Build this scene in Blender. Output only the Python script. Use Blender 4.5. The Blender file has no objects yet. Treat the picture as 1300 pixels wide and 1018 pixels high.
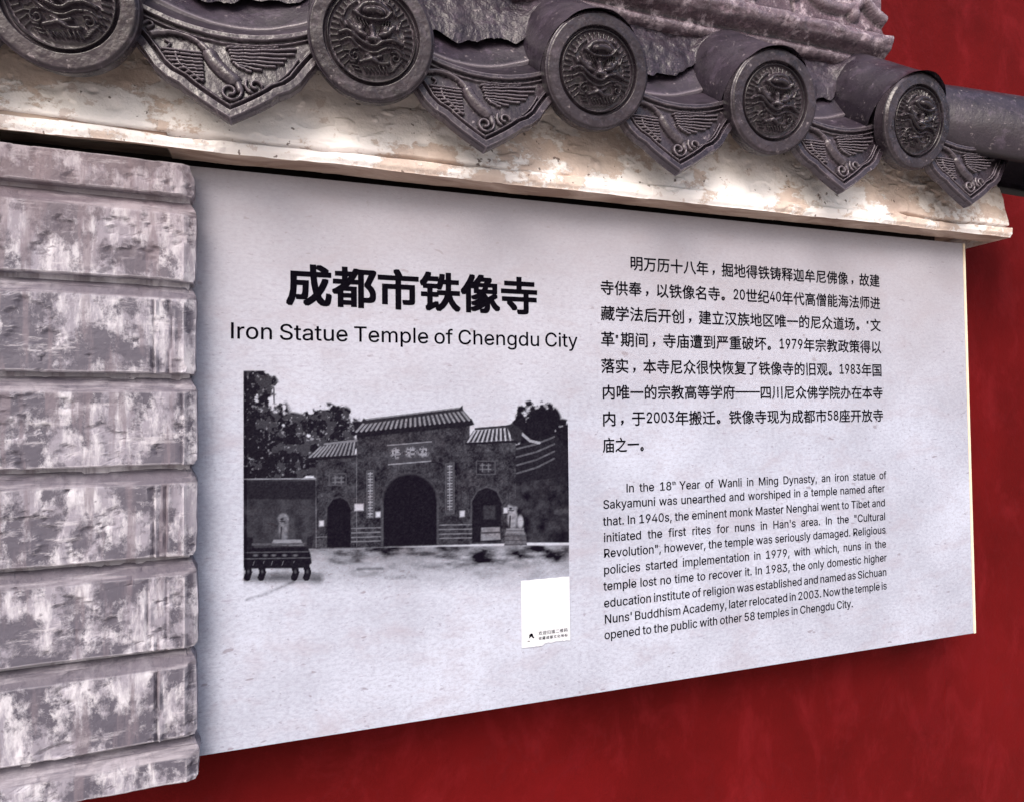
import bpy, bmesh, math, random, json
import numpy as np
from mathutils import Vector, Matrix, noise as mnoise
from mathutils.geometry import tessellate_polygon

S = bpy.context.scene
COL = S.collection
random.seed(7)
rng = np.random.default_rng(11)

# ------------------------------------------------------------------ camera
F_PX = 850.0
cam_d = bpy.data.cameras.new('camera')
cam = bpy.data.objects.new('camera', cam_d)
COL.objects.link(cam)
R_ = Vector((0.94612898, -0.32359018, -0.01137351))
FW = Vector((0.32377946, 0.94579767, 0.02517183))
U_ = R_.cross(FW)
M = Matrix((R_, U_, -FW)).transposed().to_4x4()
M.translation = (0.1127178, -1.00346549, 0.45028765)
cam.matrix_world = M
cam_d.sensor_width = 36.0
cam_d.lens = 36.0 * F_PX / 1300.0
cam_d.clip_start = 0.02
cam_d.clip_end = 500.0
S.camera = cam

# ------------------------------------------------------------------ world, sun
SUN_EL, SUN_AZ = math.radians(42), math.radians(-32)     # azimuth measured from -Y towards +X
w = bpy.data.worlds.new("World")
S.world = w
w.use_nodes = True
wn = w.node_tree
sky = wn.nodes.new('ShaderNodeTexSky')
sky.sky_type = 'NISHITA'
sky.sun_disc = False
sky.sun_elevation = SUN_EL
sky.sun_rotation = math.pi - SUN_AZ
sky.air_density = 1.0
sky.dust_density = 6.0
sky.ozone_density = 1.0
wn.links.new(sky.outputs[0], wn.nodes['Background'].inputs[0])
wn.nodes['Background'].inputs[1].default_value = 0.13
sd = bpy.data.lights.new('sun', 'SUN')
sd.energy = 1.5
sd.angle = math.radians(34)
sd.color = (1.0, 0.965, 0.94)
sun = bpy.data.objects.new('sun', sd)
COL.objects.link(sun)
dirv = Vector((math.sin(SUN_AZ) * math.cos(SUN_EL), -math.cos(SUN_AZ) * math.cos(SUN_EL), math.sin(SUN_EL)))
sun.rotation_euler = dirv.to_track_quat('Z', 'Y').to_euler()
S.view_settings.view_transform = 'Standard'
S.view_settings.look = 'None'
S.view_settings.gamma = 1.0
S.view_settings.exposure = 0.78
S.view_settings.use_curve_mapping = False

# ------------------------------------------------------------------ helpers
def link(o, parent=None, kind=None):
    COL.objects.link(o)
    if parent is not None:
        o.parent = parent
    if kind:
        o['kind'] = kind
    return o

def thing(name, label, cat, loc=(0, 0, 0), rz=0.0):
    o = bpy.data.objects.new(name, None)
    o.empty_display_size = 0.05
    link(o)
    o.location = loc
    o.rotation_euler = (0, 0, rz)
    o['label'] = label
    o['category'] = cat
    return o

def mesh(name, verts, faces, mat, smooth=False):
    me = bpy.data.meshes.new(name)
    me.from_pydata([tuple(map(float, v)) for v in verts], [], [tuple(f) for f in faces])
    if smooth:
        me.polygons.foreach_set('use_smooth', [True] * len(me.polygons))
    me.materials.append(mat)
    me.update()
    return me

def obj(name, me, parent=None, loc=None, kind=None):
    o = bpy.data.objects.new(name, me)
    link(o, parent, kind)
    if loc:
        o.location = loc
    return o

def grid_mesh(name, X, Y, Z, mat, smooth=True, hard=0):
    """X,Y,Z are (n,m) arrays."""
    n, m = X.shape
    co = np.stack([X, Y, Z], -1).reshape(-1, 3).astype(np.float32)
    i = np.arange(n - 1)[:, None] * m + np.arange(m - 1)[None, :]
    f = np.stack([i, i + 1, i + m + 1, i + m], -1).reshape(-1, 4)
    me = bpy.data.meshes.new(name)
    me.vertices.add(len(co)); me.vertices.foreach_set('co', co.ravel())
    me.loops.add(f.size); me.loops.foreach_set('vertex_index', f.ravel().astype(np.int32))
    me.polygons.add(len(f))
    me.polygons.foreach_set('loop_start', (np.arange(len(f)) * 4).astype(np.int32))
    me.polygons.foreach_set('loop_total', np.full(len(f), 4, np.int32))
    if smooth:
        me.polygons.foreach_set('use_smooth', np.ones(len(f), bool))
    me.materials.append(mat)
    me.update(calc_edges=True)
    if hard: me.set_sharp_from_angle(angle=math.radians(hard))
    return me

_perm = rng.random((64, 256, 256)).astype(np.float32)
def vnoise(x, y, seed=0):
    t = _perm[seed % 64]
    xi = np.floor(x).astype(int); yi = np.floor(y).astype(int)
    fx = x - xi; fy = y - yi
    fx = fx * fx * (3 - 2 * fx); fy = fy * fy * (3 - 2 * fy)
    a = t[yi & 255, xi & 255]; b = t[yi & 255, (xi + 1) & 255]
    c = t[(yi + 1) & 255, xi & 255]; d = t[(yi + 1) & 255, (xi + 1) & 255]
    return (a * (1 - fx) + b * fx) * (1 - fy) + (c * (1 - fx) + d * fx) * fy
def fbm(x, y, seed=0, o=4):
    s = 0; a = 0.5; t = 0
    for k in range(o):
        s = s + a * vnoise(x * 2 ** k + 13.7 * k, y * 2 ** k + 7.1 * k, seed + k); t += a; a *= 0.5
    return s / t          # 0..1, mean .5

def sstep(a, b, x):
    t = np.clip((x - a) / (b - a), 0, 1)
    return t * t * (3 - 2 * t)

# ------------------------------------------------------------------ materials
class N:
    def __init__(s, name, rough=0.8, spec=0.3):
        s.m = bpy.data.materials.new(name); s.m.use_nodes = True
        s.t = s.m.node_tree; s.b = s.t.nodes['Principled BSDF']
        s.b.inputs['Roughness'].default_value = rough
        s.b.inputs['Specular IOR Level'].default_value = spec
        s.tc = s.t.nodes.new('ShaderNodeTexCoord'); s.vary = False
    def node(s, k, **kw):
        n = s.t.nodes.new(k)
        for a, v in kw.items(): setattr(n, a, v)
        return n
    def set(s, sock, v):
        if hasattr(v, 'is_output'): s.t.links.new(v, sock)
        elif isinstance(v, (tuple, list)) and len(v) == 3 and sock.type == 'RGBA': sock.default_value = (*v, 1)
        else: sock.default_value = v
    def noise(s, scale=5, detail=6, rough=.55, stretch=(1, 1, 1), dist=0.0, off=(0, 0, 0)):
        mp = s.node('ShaderNodeMapping'); s.t.links.new(s.tc.outputs['Object'], mp.inputs[0])
        mp.inputs['Scale'].default_value = stretch; mp.inputs['Location'].default_value = off
        src = mp.outputs[0]
        if s.vary:
            oi = s.node('ShaderNodeObjectInfo'); va = s.node('ShaderNodeVectorMath', operation='ADD'); s.t.links.new(src, va.inputs[0])
            ml = s.node('ShaderNodeMath', operation='MULTIPLY'); s.t.links.new(oi.outputs['Random'], ml.inputs[0]); ml.inputs[1].default_value = 9.0
            s.t.links.new(ml.outputs[0], va.inputs[1]); src = va.outputs[0]
        n = s.node('ShaderNodeTexNoise'); s.t.links.new(src, n.inputs['Vector'])
        n.inputs['Scale'].default_value = scale; n.inputs['Detail'].default_value = detail
        n.inputs['Roughness'].default_value = rough; n.inputs['Distortion'].default_value = dist
        return n.outputs['Fac']
    def voro(s, scale, feature='DISTANCE_TO_EDGE', stretch=(1, 1, 1), warp=0.0):
        mp = s.node('ShaderNodeMapping'); s.t.links.new(s.tc.outputs['Object'], mp.inputs[0])
        mp.inputs['Scale'].default_value = stretch
        src = mp.outputs[0]
        if warp:
            nz = s.node('ShaderNodeTexNoise'); nz.inputs['Scale'].default_value = 12; nz.inputs['Detail'].default_value = 4
            s.t.links.new(src, nz.inputs['Vector'])
            vm = s.node('ShaderNodeVectorMath', operation='MULTIPLY_ADD')
            s.t.links.new(nz.outputs['Color'], vm.inputs[0]); vm.inputs[1].default_value = (warp,) * 3
            s.t.links.new(src, vm.inputs[2]); src = vm.outputs[0]
        v = s.node('ShaderNodeTexVoronoi', feature=feature); v.inputs['Scale'].default_value = scale
        s.t.links.new(src, v.inputs['Vector'])
        return v.outputs['Distance']
    def ramp(s, f, stops, interp='LINEAR'):
        r = s.node('ShaderNodeValToRGB'); s.t.links.new(f, r.inputs[0]); r.color_ramp.interpolation = interp
        el = r.color_ramp.elements
        while len(el) < len(stops): el.new(0.5)
        for e, (p, c) in zip(el, stops):
            e.position = p; e.color = (*c, 1) if isinstance(c, (tuple, list)) else (c, c, c, 1)
        return r.outputs[0]
    def mix(s, f, a, b, mode='MIX'):
        n = s.node('ShaderNodeMix', data_type='RGBA', blend_type=mode)
        s.set(n.inputs[0], f); s.set(n.inputs[6], a); s.set(n.inputs[7], b)
        return n.outputs[2]
    def math(s, op, a, b=0.0, clamp=False):
        n = s.node('ShaderNodeMath', operation=op); n.use_clamp = clamp
        s.set(n.inputs[0], a); s.set(n.inputs[1], b); return n.outputs[0]
    def bump(s, h, dist=0.002, strength=1.0, prev=None):
        n = s.node('ShaderNodeBump'); s.t.links.new(h, n.inputs['Height'])
        n.inputs['Distance'].default_value = dist; n.inputs['Strength'].default_value = strength
        if prev is not None: s.t.links.new(prev, n.inputs['Normal'])
        s.t.links.new(n.outputs[0], s.b.inputs['Normal']); return n.outputs[0]
    def col(s, v): s.set(s.b.inputs['Base Color'], v)
    def rough(s, v): s.set(s.b.inputs['Roughness'], v)

# pale vinyl board with a faint linen weave, pits and hairline dirt
BOARD_A, BOARD_B = (0.325, 0.345, 0.43), (0.425, 0.455, 0.565)
def board_nodes(n):
    big = n.noise(4.5, 5, .6)
    c = n.mix(n.ramp(big, [(.36, 0.0), (.64, 1.0)]), BOARD_A, BOARD_B)
    fine = n.noise(190, 4, .75, (.7, 1, 1.2))
    c = n.mix(n.ramp(fine, [(.36, .36), (.55, 0.0)]), c, (.20, .19, .24))
    c = n.mix(n.ramp(fine, [(.58, 0.0), (.72, .22)]), c, (.60, .62, .70))
    patch = n.noise(16, 6, .75, (.6, 1, 1.3), .4)
    c = n.mix(n.ramp(patch, [(.50, 0.0), (.72, .55)]), c, (.30, .27, .32))
    spots = n.noise(62, 2, .5, (.6, 1, 1.5), .2)
    c = n.mix(n.ramp(spots, [(.695, 0.0), (.725, .7)]), c, (.20, .18, .22))
    pits = n.noise(150, 2, .5, (.7, 1, 1.3), .3, (3, 1, 5))
    c = n.mix(n.ramp(pits, [(.665, 0.0), (.70, .5)]), c, (.20, .18, .22))
    dash = n.noise(95, 3, .6, (.35, 1, 2.2), .1, (8, 1, 2))
    c = n.mix(n.ramp(dash, [(.62, 0.0), (.72, .45)]), c, (.24, .21, .27))
    lite = n.noise(120, 3, .6, (.5, 1, 1.3), 0, (2, 6, 4))
    c = n.mix(n.ramp(lite, [(.62, 0.0), (.78, .15)]), c, (.60, .62, .72))
    # shade of the eaves put into the colour, stronger towards the top
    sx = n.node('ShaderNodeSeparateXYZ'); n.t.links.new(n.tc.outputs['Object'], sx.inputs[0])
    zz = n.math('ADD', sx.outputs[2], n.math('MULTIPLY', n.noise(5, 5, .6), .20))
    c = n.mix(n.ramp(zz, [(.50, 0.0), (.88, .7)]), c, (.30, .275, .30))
    weave = n.noise(420, 2, .5, (1, 1, 1))
    n.rough(.62)
    n.bump(n.math('ADD', weave, n.math('MULTIPLY', fine, .8)), .0006, .6)
    return c
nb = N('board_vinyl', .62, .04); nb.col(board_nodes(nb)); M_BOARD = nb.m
# same vinyl with the printed picture's ink on it (ink density is a mesh attribute)
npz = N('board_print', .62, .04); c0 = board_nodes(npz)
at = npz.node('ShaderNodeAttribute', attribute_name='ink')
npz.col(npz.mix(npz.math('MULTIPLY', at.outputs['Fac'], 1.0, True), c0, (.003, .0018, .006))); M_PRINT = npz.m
ni = N('black_ink', .6, .0)
ni.col(ni.mix(ni.ramp(ni.noise(300, 3), [(.4, 0.0), (.75, .5)]), (.0025, .002, .004), (.008, .007, .011))); M_INK = ni.m
ne = N('board_edge', .6); ne.col(ne.mix(ne.noise(60, 3), (.62, .50, .36), (.78, .70, .58))); M_EDGE = ne.m
ns = N('sticker_paper', .5); ns.col(ns.mix(ns.noise(40, 3), (.52, .54, .60), (.58, .60, .66))); M_STICK = ns.m

# red limewashed wall
nr = N('red_wall_paint', .8, .1)
c = nr.mix(nr.ramp(nr.noise(3.2, 6, .6), [(.32, 0.0), (.68, 1.0)]), (.066, .0006, .0009), (.108, .002, .0030))
c = nr.mix(nr.ramp(nr.noise(11, 7, .7, (1, 1, .6), .6), [(.5, 0.0), (.8, .5)]), c, (.19, .011, .016))
c = nr.mix(nr.ramp(nr.noise(8, 6, .65, (1, 1, 1), .8, (5, 2, 9)), [(.56, 0.0), (.72, .55)]), c, (.11, .003, .006))
cr = nr.voro(3.1, warp=.35)
c = nr.mix(nr.ramp(cr, [(.0, .35), (.018, 0.0)]), c, (.09, .004, .006))
nr.col(c)
nr.bump(nr.math('ADD', nr.noise(18, 6, .6), nr.math('MULTIPLY', nr.noise(140, 3), .25)), .004, .7)
M_RED = nr.m

# cast grey facing stone, whitewash worn off in patches
nk = N('worn_stone', .7, .2)
a = nk.ramp(nk.noise(13, 10, .72, (1.0, 1, .8), .12), [(.465, 0.0), (.53, 1.0)])
b = nk.ramp(nk.noise(26, 7, .7, (1.7, 1, .5), .1, (2, 7, 3)), [(.46, 0.0), (.60, 1.0)])
c = nk.mix(nk.noise(6, 4), (.062, .057, .080), (.118, .110, .142))
c = nk.mix(nk.math('MULTIPLY', a, .6), c, (.34, .32, .385))
c = nk.mix(nk.math('MULTIPLY', nk.math('MULTIPLY', a, b), .72), c, (.58, .57, .63))
c = nk.mix(nk.ramp(nk.noise(20, 8, .72, (.45, 1, 2.2), 0, (6, 3, 3)), [(.56, 0.0), (.63, .55)]), c, (.52, .50, .56))
geo_ = nk.node('ShaderNodeNewGeometry')
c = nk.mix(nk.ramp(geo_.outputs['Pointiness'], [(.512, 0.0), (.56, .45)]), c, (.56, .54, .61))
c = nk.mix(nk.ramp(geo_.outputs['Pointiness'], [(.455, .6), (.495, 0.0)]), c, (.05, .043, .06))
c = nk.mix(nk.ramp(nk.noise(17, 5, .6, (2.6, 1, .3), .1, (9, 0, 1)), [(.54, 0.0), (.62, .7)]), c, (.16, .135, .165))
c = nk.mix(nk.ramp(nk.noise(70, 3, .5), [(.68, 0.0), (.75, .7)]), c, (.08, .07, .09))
st_ = nk.node('ShaderNodeAttribute', attribute_name='chamfer_tone')
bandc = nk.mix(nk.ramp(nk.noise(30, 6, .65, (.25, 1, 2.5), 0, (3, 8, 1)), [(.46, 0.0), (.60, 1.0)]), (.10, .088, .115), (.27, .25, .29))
c = nk.mix(nk.math('MULTIPLY', st_.outputs['Fac'], .85), c, bandc)  # top chamfer of each course takes a darker streaked tone
sx = nk.node('ShaderNodeSeparateXYZ'); nk.t.links.new(nk.tc.outputs['Object'], sx.inputs[0])
zt = nk.math('ADD', sx.outputs[2], nk.math('MULTIPLY', nk.noise(8, 5, .6), .3))
c = nk.mix(nk.ramp(zt, [(.76, 0.0), (1.0, .5)]), c, (.22, .155, .16))
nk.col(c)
nk.rough(nk.ramp(a, [(0, .5), (1, .75)]))
nk.bump(nk.math('ADD', nk.math('ADD', nk.noise(40, 8, .65), nk.math('MULTIPLY', a, .35)), nk.math('MULTIPLY', nk.noise(170, 4, .6), .5)), .0025, .7)
M_STONE = nk.m

# plaster ledge: cream whitewash flaking off a pinkish undercoat
nl = N('flaking_plaster', .85)
pk = nl.ramp(nl.noise(7.5, 12, .74, (.8, 1, 1.1)), [(.51, 0.0), (.54, 1.0)])
c = nl.mix(nl.noise(9, 5), (.86, .81, .80), (.94, .92, .93))
c2 = nl.mix(nl.ramp(nl.noise(16, 6, .65), [(.3, 0.0), (.7, 1.0)]), (.50, .37, .31), (.72, .60, .53))
c = nl.mix(nl.math('MULTIPLY', pk, .85), c, c2)
c = nl.mix(nl.ramp(nl.noise(26, 8, .7, (1, 1, 1.2), 0, (1, 5, 2)), [(.585, 0.0), (.61, .5)]), c, (.52, .40, .36))
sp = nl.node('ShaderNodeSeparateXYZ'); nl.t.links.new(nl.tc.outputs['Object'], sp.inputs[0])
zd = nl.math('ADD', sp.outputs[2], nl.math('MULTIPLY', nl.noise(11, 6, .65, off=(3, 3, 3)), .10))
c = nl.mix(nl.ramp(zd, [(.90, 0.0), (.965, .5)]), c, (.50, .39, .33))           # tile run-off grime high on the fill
c = nl.mix(nl.ramp(nl.noise(80, 3, .5), [(.685, 0.0), (.71, .85)]), c, (.13, .09, .08))
nl.col(c)
h = nl.math('SUBTRACT', nl.noise(20, 9, .68), nl.math('MULTIPLY', pk, .12))
nl.bump(nl.math('ADD', h, nl.math('MULTIPLY', nl.noise(90, 4, .6), .3)), .006, .8)
M_PLASTER = nl.m
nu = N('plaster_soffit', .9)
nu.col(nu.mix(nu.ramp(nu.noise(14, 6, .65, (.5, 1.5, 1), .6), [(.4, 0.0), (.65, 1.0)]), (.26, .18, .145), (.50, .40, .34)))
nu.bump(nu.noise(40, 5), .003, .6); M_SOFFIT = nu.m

M_DARK = N('gap_shade_dark', .9, .1); M_DARK.col(M_DARK.mix(M_DARK.noise(20, 4), (.012, .009, .009), (.035, .028, .026))); M_DARK = M_DARK.m  # near-black colour standing in for the shade in the gap
# dark grey fired clay
def clay(name, base, hi, rough, wet=0.0, wearing=.42):
    n = N(name, rough, .42); n.vary = True
    geo = n.node('ShaderNodeNewGeometry')
    c = n.mix(n.ramp(n.noise(9, 6, .6, dist=.5), [(.35, 0.0), (.7, 1.0)]), base, hi)
    c = n.mix(n.ramp(n.noise(38, 6, .7), [(.55, 0.0), (.7, .6)]), c, tuple(min(1, v * 2.4) for v in hi))
    c = n.mix(n.ramp(n.noise(90, 5, .7, off=(2, 2, 8)), [(.62, 0.0), (.68, .5)]), c, (.30, .26, .28))
    c = n.mix(n.ramp(n.noise(26, 5, .6, off=(4, 4, 4)), [(.56, 0.0), (.68, .6)]), c, tuple(v * .45 for v in base))
    wear = n.ramp(geo.outputs['Pointiness'], [(.50, 0.0), (.55, 1.0)])
    c = n.mix(n.math('MULTIPLY', wear, wearing), c, (.26, .225, .265))
    hollows = n.ramp(geo.outputs['Pointiness'], [(.44, 1.0), (.498, 0.0)])
    c = n.mix(n.math('MULTIPLY', hollows, .8), c, (.006, .004, .006))  # clay goes near black where the surface is concave
    n.col(c)
    n.rough(n.ramp(n.noise(20, 5, .6, off=(7, 1, 2)), [(.3, rough - .14), (.75, rough + .16)]))
    n.bump(n.math('ADD', n.noise(60, 5, .6), n.math('MULTIPLY', n.noise(260, 2), .3)), .0018 + wet, .7)
    return n.m
M_TILE = clay('fired_clay_tile', (.015, .011, .018), (.038, .029, .043), .38)
M_TILE2 = clay('fired_clay_relief', (.018, .013, .019), (.046, .036, .046), .28)
M_MORTAR = clay('weathered_mortar', (.018, .013, .021), (.045, .034, .048), .36, .004, .06)
def pale_glints(m, amt):  # pale noise patches painted into the colour as bright highlights
    t_ = m.node_tree; bs_ = t_.nodes['Principled BSDF']; src = bs_.inputs['Base Color'].links[0].from_socket
    tc_ = t_.nodes.new('ShaderNodeTexCoord'); n_ = t_.nodes.new('ShaderNodeTexNoise'); n_.inputs['Scale'].default_value = 34; n_.inputs['Detail'].default_value = 7; n_.inputs['Roughness'].default_value = .7
    t_.links.new(tc_.outputs['Object'], n_.inputs['Vector'])
    rp = t_.nodes.new('ShaderNodeValToRGB'); rp.color_ramp.elements[0].position = .53; rp.color_ramp.elements[1].position = .62; rp.color_ramp.elements[1].color = (amt, amt, amt, 1)
    t_.links.new(n_.outputs['Fac'], rp.inputs[0])
    mx = t_.nodes.new('ShaderNodeMix'); mx.data_type = 'RGBA'; t_.links.new(rp.outputs[0], mx.inputs[0]); t_.links.new(src, mx.inputs[6]); mx.inputs[7].default_value = (.52, .44, .50, 1)
    t_.links.new(mx.outputs[2], bs_.inputs['Base Color'])
M_RIDGE = clay('ridge_plaster', (.065, .042, .055), (.14, .10, .125), .30, .005)

pale_glints(M_RIDGE, .55)
npv = N('paving', .85); npv.col(npv.mix(npv.noise(3, 6), (.30, .28, .26), (.42, .40, .38))); M_PAVE = npv.m

# ------------------------------------------------------------------ ground and wall
def box_mesh(name, x0, x1, y0, y1, z0, z1, mat, bevel=0.0):
    bm = bmesh.new()
    bmesh.ops.create_cube(bm, size=1, matrix=Matrix.Translation(((x0 + x1) / 2, (y0 + y1) / 2, (z0 + z1) / 2)) @ Matrix.Diagonal((x1 - x0, y1 - y0, z1 - z0, 1)))
    if bevel:
        bmesh.ops.bevel(bm, geom=bm.edges[:], offset=bevel, segments=2, affect='EDGES')
    me = bpy.data.meshes.new(name); bm.to_mesh(me); bm.free(); me.materials.append(mat); return me

X, Y = np.meshgrid(np.linspace(-60, 60, 41), np.linspace(-120, 40, 41))
g = obj('pavement', grid_mesh('pavement', X, Y, np.full_like(X, -1.15), M_PAVE), kind='structure')

wall = obj('painted_wall', box_mesh('painted_wall', -4.0, 6.0, .10, .40, -1.15, 2.6, M_RED))
wall['label'] = 'deep red painted plaster wall behind the information board'
wall['category'] = 'wall'
# lapped plaster skin below the board's lower right corner: a faint vertical joint
xs = np.linspace(-.24, -.01, 40)
jx = 1.492 + .0015 * np.sin(np.arange(40) * .5) + .0006 * rng.standard_normal(40)
fd = np.sin(np.linspace(0, math.pi, 40)) ** .5
v = [(jx[i] - .004, .0999, xs[i]) for i in range(40)] + [(jx[i], .0999 - .0016 * fd[i], xs[i]) for i in range(40)] + [(jx[i] + .001, .0999, xs[i]) for i in range(40)]
f = [(k * 40 + i, k * 40 + i + 1, (k + 1) * 40 + i + 1, (k + 1) * 40 + i) for k in range(2) for i in range(39)]
j = obj('wall_joint', mesh('wall_joint', v, f, M_RED, True), wall)
j['label'] = 'faint vertical plaster joint under the board'

# ------------------------------------------------------------------ information board
BW, BH, BT = 1.4492, .8005, .014
board = thing('information_board', 'large pale lavender temple information board with black Chinese and English text and an old photo', 'sign')
px0, px1, pz0, pz1 = .0570, .5520, .150, .5250       # printed picture window
me = bpy.data.meshes.new('panel')
bm = bmesh.new()
bx = [-.010, px0, px1, BW - .0]; bz = [0, pz0, pz1, BH]
vs = [[bm.verts.new((x, 0, z)) for x in bx] for z in bz]
for i in range(3):
    for k in range(3):
        if (i, k) != (1, 1):
            bm.faces.new((vs[i][k], vs[i][k + 1], vs[i + 1][k + 1], vs[i + 1][k]))
bx2 = [-.010, BW]
bk = [[bm.verts.new((x, BT, z)) for x in bx2] for z in (0, BH)]
bm.faces.new((bk[0][1], bk[0][0], bk[1][0], bk[1][1]))
bm.faces.new([vs[0][0], bk[0][0], bk[0][1], vs[0][3], vs[0][2], vs[0][1]])
bm.faces.new([vs[3][3], bk[1][1], bk[1][0], vs[3][0], vs[3][1], vs[3][2]])
bm.faces.new([vs[0][3], bk[0][1], bk[1][1], vs[3][3], vs[2][3], vs[1][3]])
bm.faces.new([bk[0][0], vs[0][0], vs[1][0], vs[2][0], vs[3][0], bk[1][0]])
bm.to_mesh(me); bm.free(); me.materials.append(M_BOARD)
obj('panel', me, board)
ed = obj('edge_trim', box_mesh('edge_trim', BW + .0002, BW + .006, -.0012, BT, -.0006, BH, M_EDGE, .0006), board)
ed['label'] = 'thin yellowed edge strip on the right side'
for x, z in ((.06, .03), (1.38, .03), (.06, .74), (1.38, .74), (.72, .03)):
    pass
# stand-offs carry the board in front of the wall
for x in (.15, .72, 1.30):
    for z in (.12, .68):
        obj('standoff', box_mesh('standoff', x - .015, x + .015, BT, .10, z - .015, z + .015, M_EDGE), board)

# ---- printed picture: a black and white photograph of a temple gate
HM = np.array([[0.0003805503674462899, 1.995891027369176e-07, 0.041466139549741224],
               [-6.549511512804979e-05, -0.0004129670599132879, 0.5425393965792324],
               [-0.0001348864664635106, 1.1462489662504522e-05, 1.0]])
HI = np.linalg.inv(HM)
NX, NZ = 470, 356
gx, gz = np.meshgrid(np.linspace(px0, px1, NX), np.linspace(pz0, pz1, NZ))
q = HI @ np.stack([gx.ravel(), gz.ravel(), np.ones(gx.size)])
PX = (q[0] / q[2]).reshape(gx.shape); PY = (q[1] / q[2]).reshape(gx.shape)   # picture drawing units (about 1120 x 780)
def poly(pts, soft=2.0):
    """soft inside mask of a polygon given in drawing units"""
    pts = np.array(pts, float); inside = np.zeros(PX.shape, bool); dist = np.full(PX.shape, 1e9)
    for (x1, y1), (x2, y2) in zip(pts, np.roll(pts, -1, 0)):
        cnd = ((y1 > PY) != (y2 > PY))
        with np.errstate(divide='ignore', invalid='ignore'):
            xi = (x2 - x1) * (PY - y1) / (y2 - y1 if y2 != y1 else 1e-9) + x1
        inside ^= cnd & (PX < xi)
        dx, dy = x2 - x1, y2 - y1
        t = np.clip(((PX - x1) * dx + (PY - y1) * dy) / (dx * dx + dy * dy + 1e-9), 0, 1)
        dist = np.minimum(dist, np.hypot(PX - x1 - t * dx, PY - y1 - t * dy))
    sd_ = np.where(inside, dist, -dist)
    return np.clip(sd_ / soft * .5 + .5, 0, 1)
def line(pts, wd, soft=1.5):
    dist = np.full(PX.shape, 1e9)
    for (x1, y1), (x2, y2) in zip(pts[:-1], pts[1:]):
        dx, dy = x2 - x1, y2 - y1
        t = np.clip(((PX - x1) * dx + (PY - y1) * dy) / (dx * dx + dy * dy + 1e-9), 0, 1)
        dist = np.minimum(dist, np.hypot(PX - x1 - t * dx, PY - y1 - t * dy))
    return np.clip((wd / 2 - dist) / soft + .5, 0, 1)
def ell(cx, cy, rx, ry, soft=.06):
    d = np.hypot((PX - cx) / rx, (PY - cy) / ry)
    return np.clip((1 - d) / soft * .5 + .5, 0, 1)
D = np.zeros(PX.shape)
def lay(mask, val):
    global D
    D = D * (1 - mask) + val * mask
nA = fbm(PX / 26, PY / 26, 1, 5); nB = fbm(PX / 9, PY / 9, 9, 3); nC = fbm(PX / 60, PY / 22, 17, 5); nD = fbm(PX / 4, PY / 4, 23, 2)
# ground
gy = 640 - .012 * (PX - 50)
ground = np.clip((PY - gy) / 6, 0, 1)
fade = np.clip((PY - 640) / 150, 0, 1)
D = ground * np.clip(.36 + .7 * (nC - .5) + .15 * (nB - .5), .05, .8) * (1 - fade) ** 1.3 + ground * .20 * (1 - fade) ** .8
edge_fall = 1
D += ground * np.clip((nC - .52) * 1.2, 0, .3) * np.clip((790 - PY) / 90, 0, 1) * np.clip(1.15 - fade, 0, 1)
D += ground * .35 * line([(60, 812), (130, 790), (215, 752)], 9, 8) * np.clip(nB * 1.5, 0, 1)
D += ground * .42 * line([(52, 738), (300, 742)], 26, 20)
D += ground * .5 * poly([(600, 705), (760, 655), (1128, 640), (1128, 690), (900, 702), (760, 704)], 14) * np.clip(nC * 2.4 - .5, 0, 1)
D += ground * .3 * line([(430, 710), (510, 708)], 8, 6) + ground * .3 * line([(520, 738), (620, 736)], 12, 10) * nB
# trees
def tree_mass(blobs, thr, s1, sd=1):
    m = np.zeros(PX.shape)
    for cx, cy, rx, ry in blobs:
        m = np.maximum(m, 1.25 - np.hypot((PX - cx) / rx, (PY - cy) / ry))
    n1 = fbm(PX / 30, PY / 30, s1, 5)
    return np.clip((m + (n1 - .5) * 1.7 - thr) * 6, 0, 1) * np.clip((m - .03) * 7, 0, 1)
tm = tree_mass([(70, 110, 85, 70), (70, 210, 120, 90), (110, 320, 190, 110), (210, 260, 70, 60), (330, 240, 95, 70), (300, 300, 120, 60), (60, 380, 150, 90), (230, 370, 110, 60)], .12, 31)
tm = tm * (PY < 640)
lay(tm, np.clip(.96 - .8 * np.clip(nB - .66, 0, 1) * 3 - .12 * (nA < .45), .45, 1))
lay(line([(150, 110), (152, 160)], 5), .7)
tm = tree_mass([(1020, 215, 72, 56), (1040, 270, 90, 50), (1105, 270, 45, 50), (1000, 250, 50, 40)], .05, 41)
lay(tm, .96)
# side walls
lay(poly([(40, 412), (290, 412), (290, 642), (40, 648)]), .86 + .16 * (nA - .5))
lay(poly([(40, 418), (290, 418), (290, 478), (40, 478)]), .93)
lay(line([(40, 412), (290, 410)], 4), .45)
lay(poly([(950, 335), (1140, 310), (1140, 622), (950, 622)]), .90 + .3 * (nA - .5))
lay(poly([(950, 300), (1085, 265), (1140, 330), (1140, 400), (950, 425)]), .93)
for k in range(4):
    lay(line([(955, 312 + k * 27), (1020, 296 + k * 26), (1080, 272 + k * 24)], 6), .62 + .2 * nB)
lay(line([(965, 255), (1000, 285), (1030, 292)], 9), .35)
# gate walls
wl = np.clip(.86 + .26 * (nA - .5) + .12 * (nB - .5) + .10 * (nD - .5), .66, 1)
lay(poly([(290, 345), (425, 330), (425, 640), (290, 643)]), wl)
lay(poly([(425, 258), (800, 222), (800, 628), (425, 640)]), wl)
lay(poly([(790, 290), (952, 280), (952, 624), (790, 628)]), wl)
lay(poly([(410, 222), (425, 258), (425, 275), (800, 236), (815, 232), (806, 212)]), .95)
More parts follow.
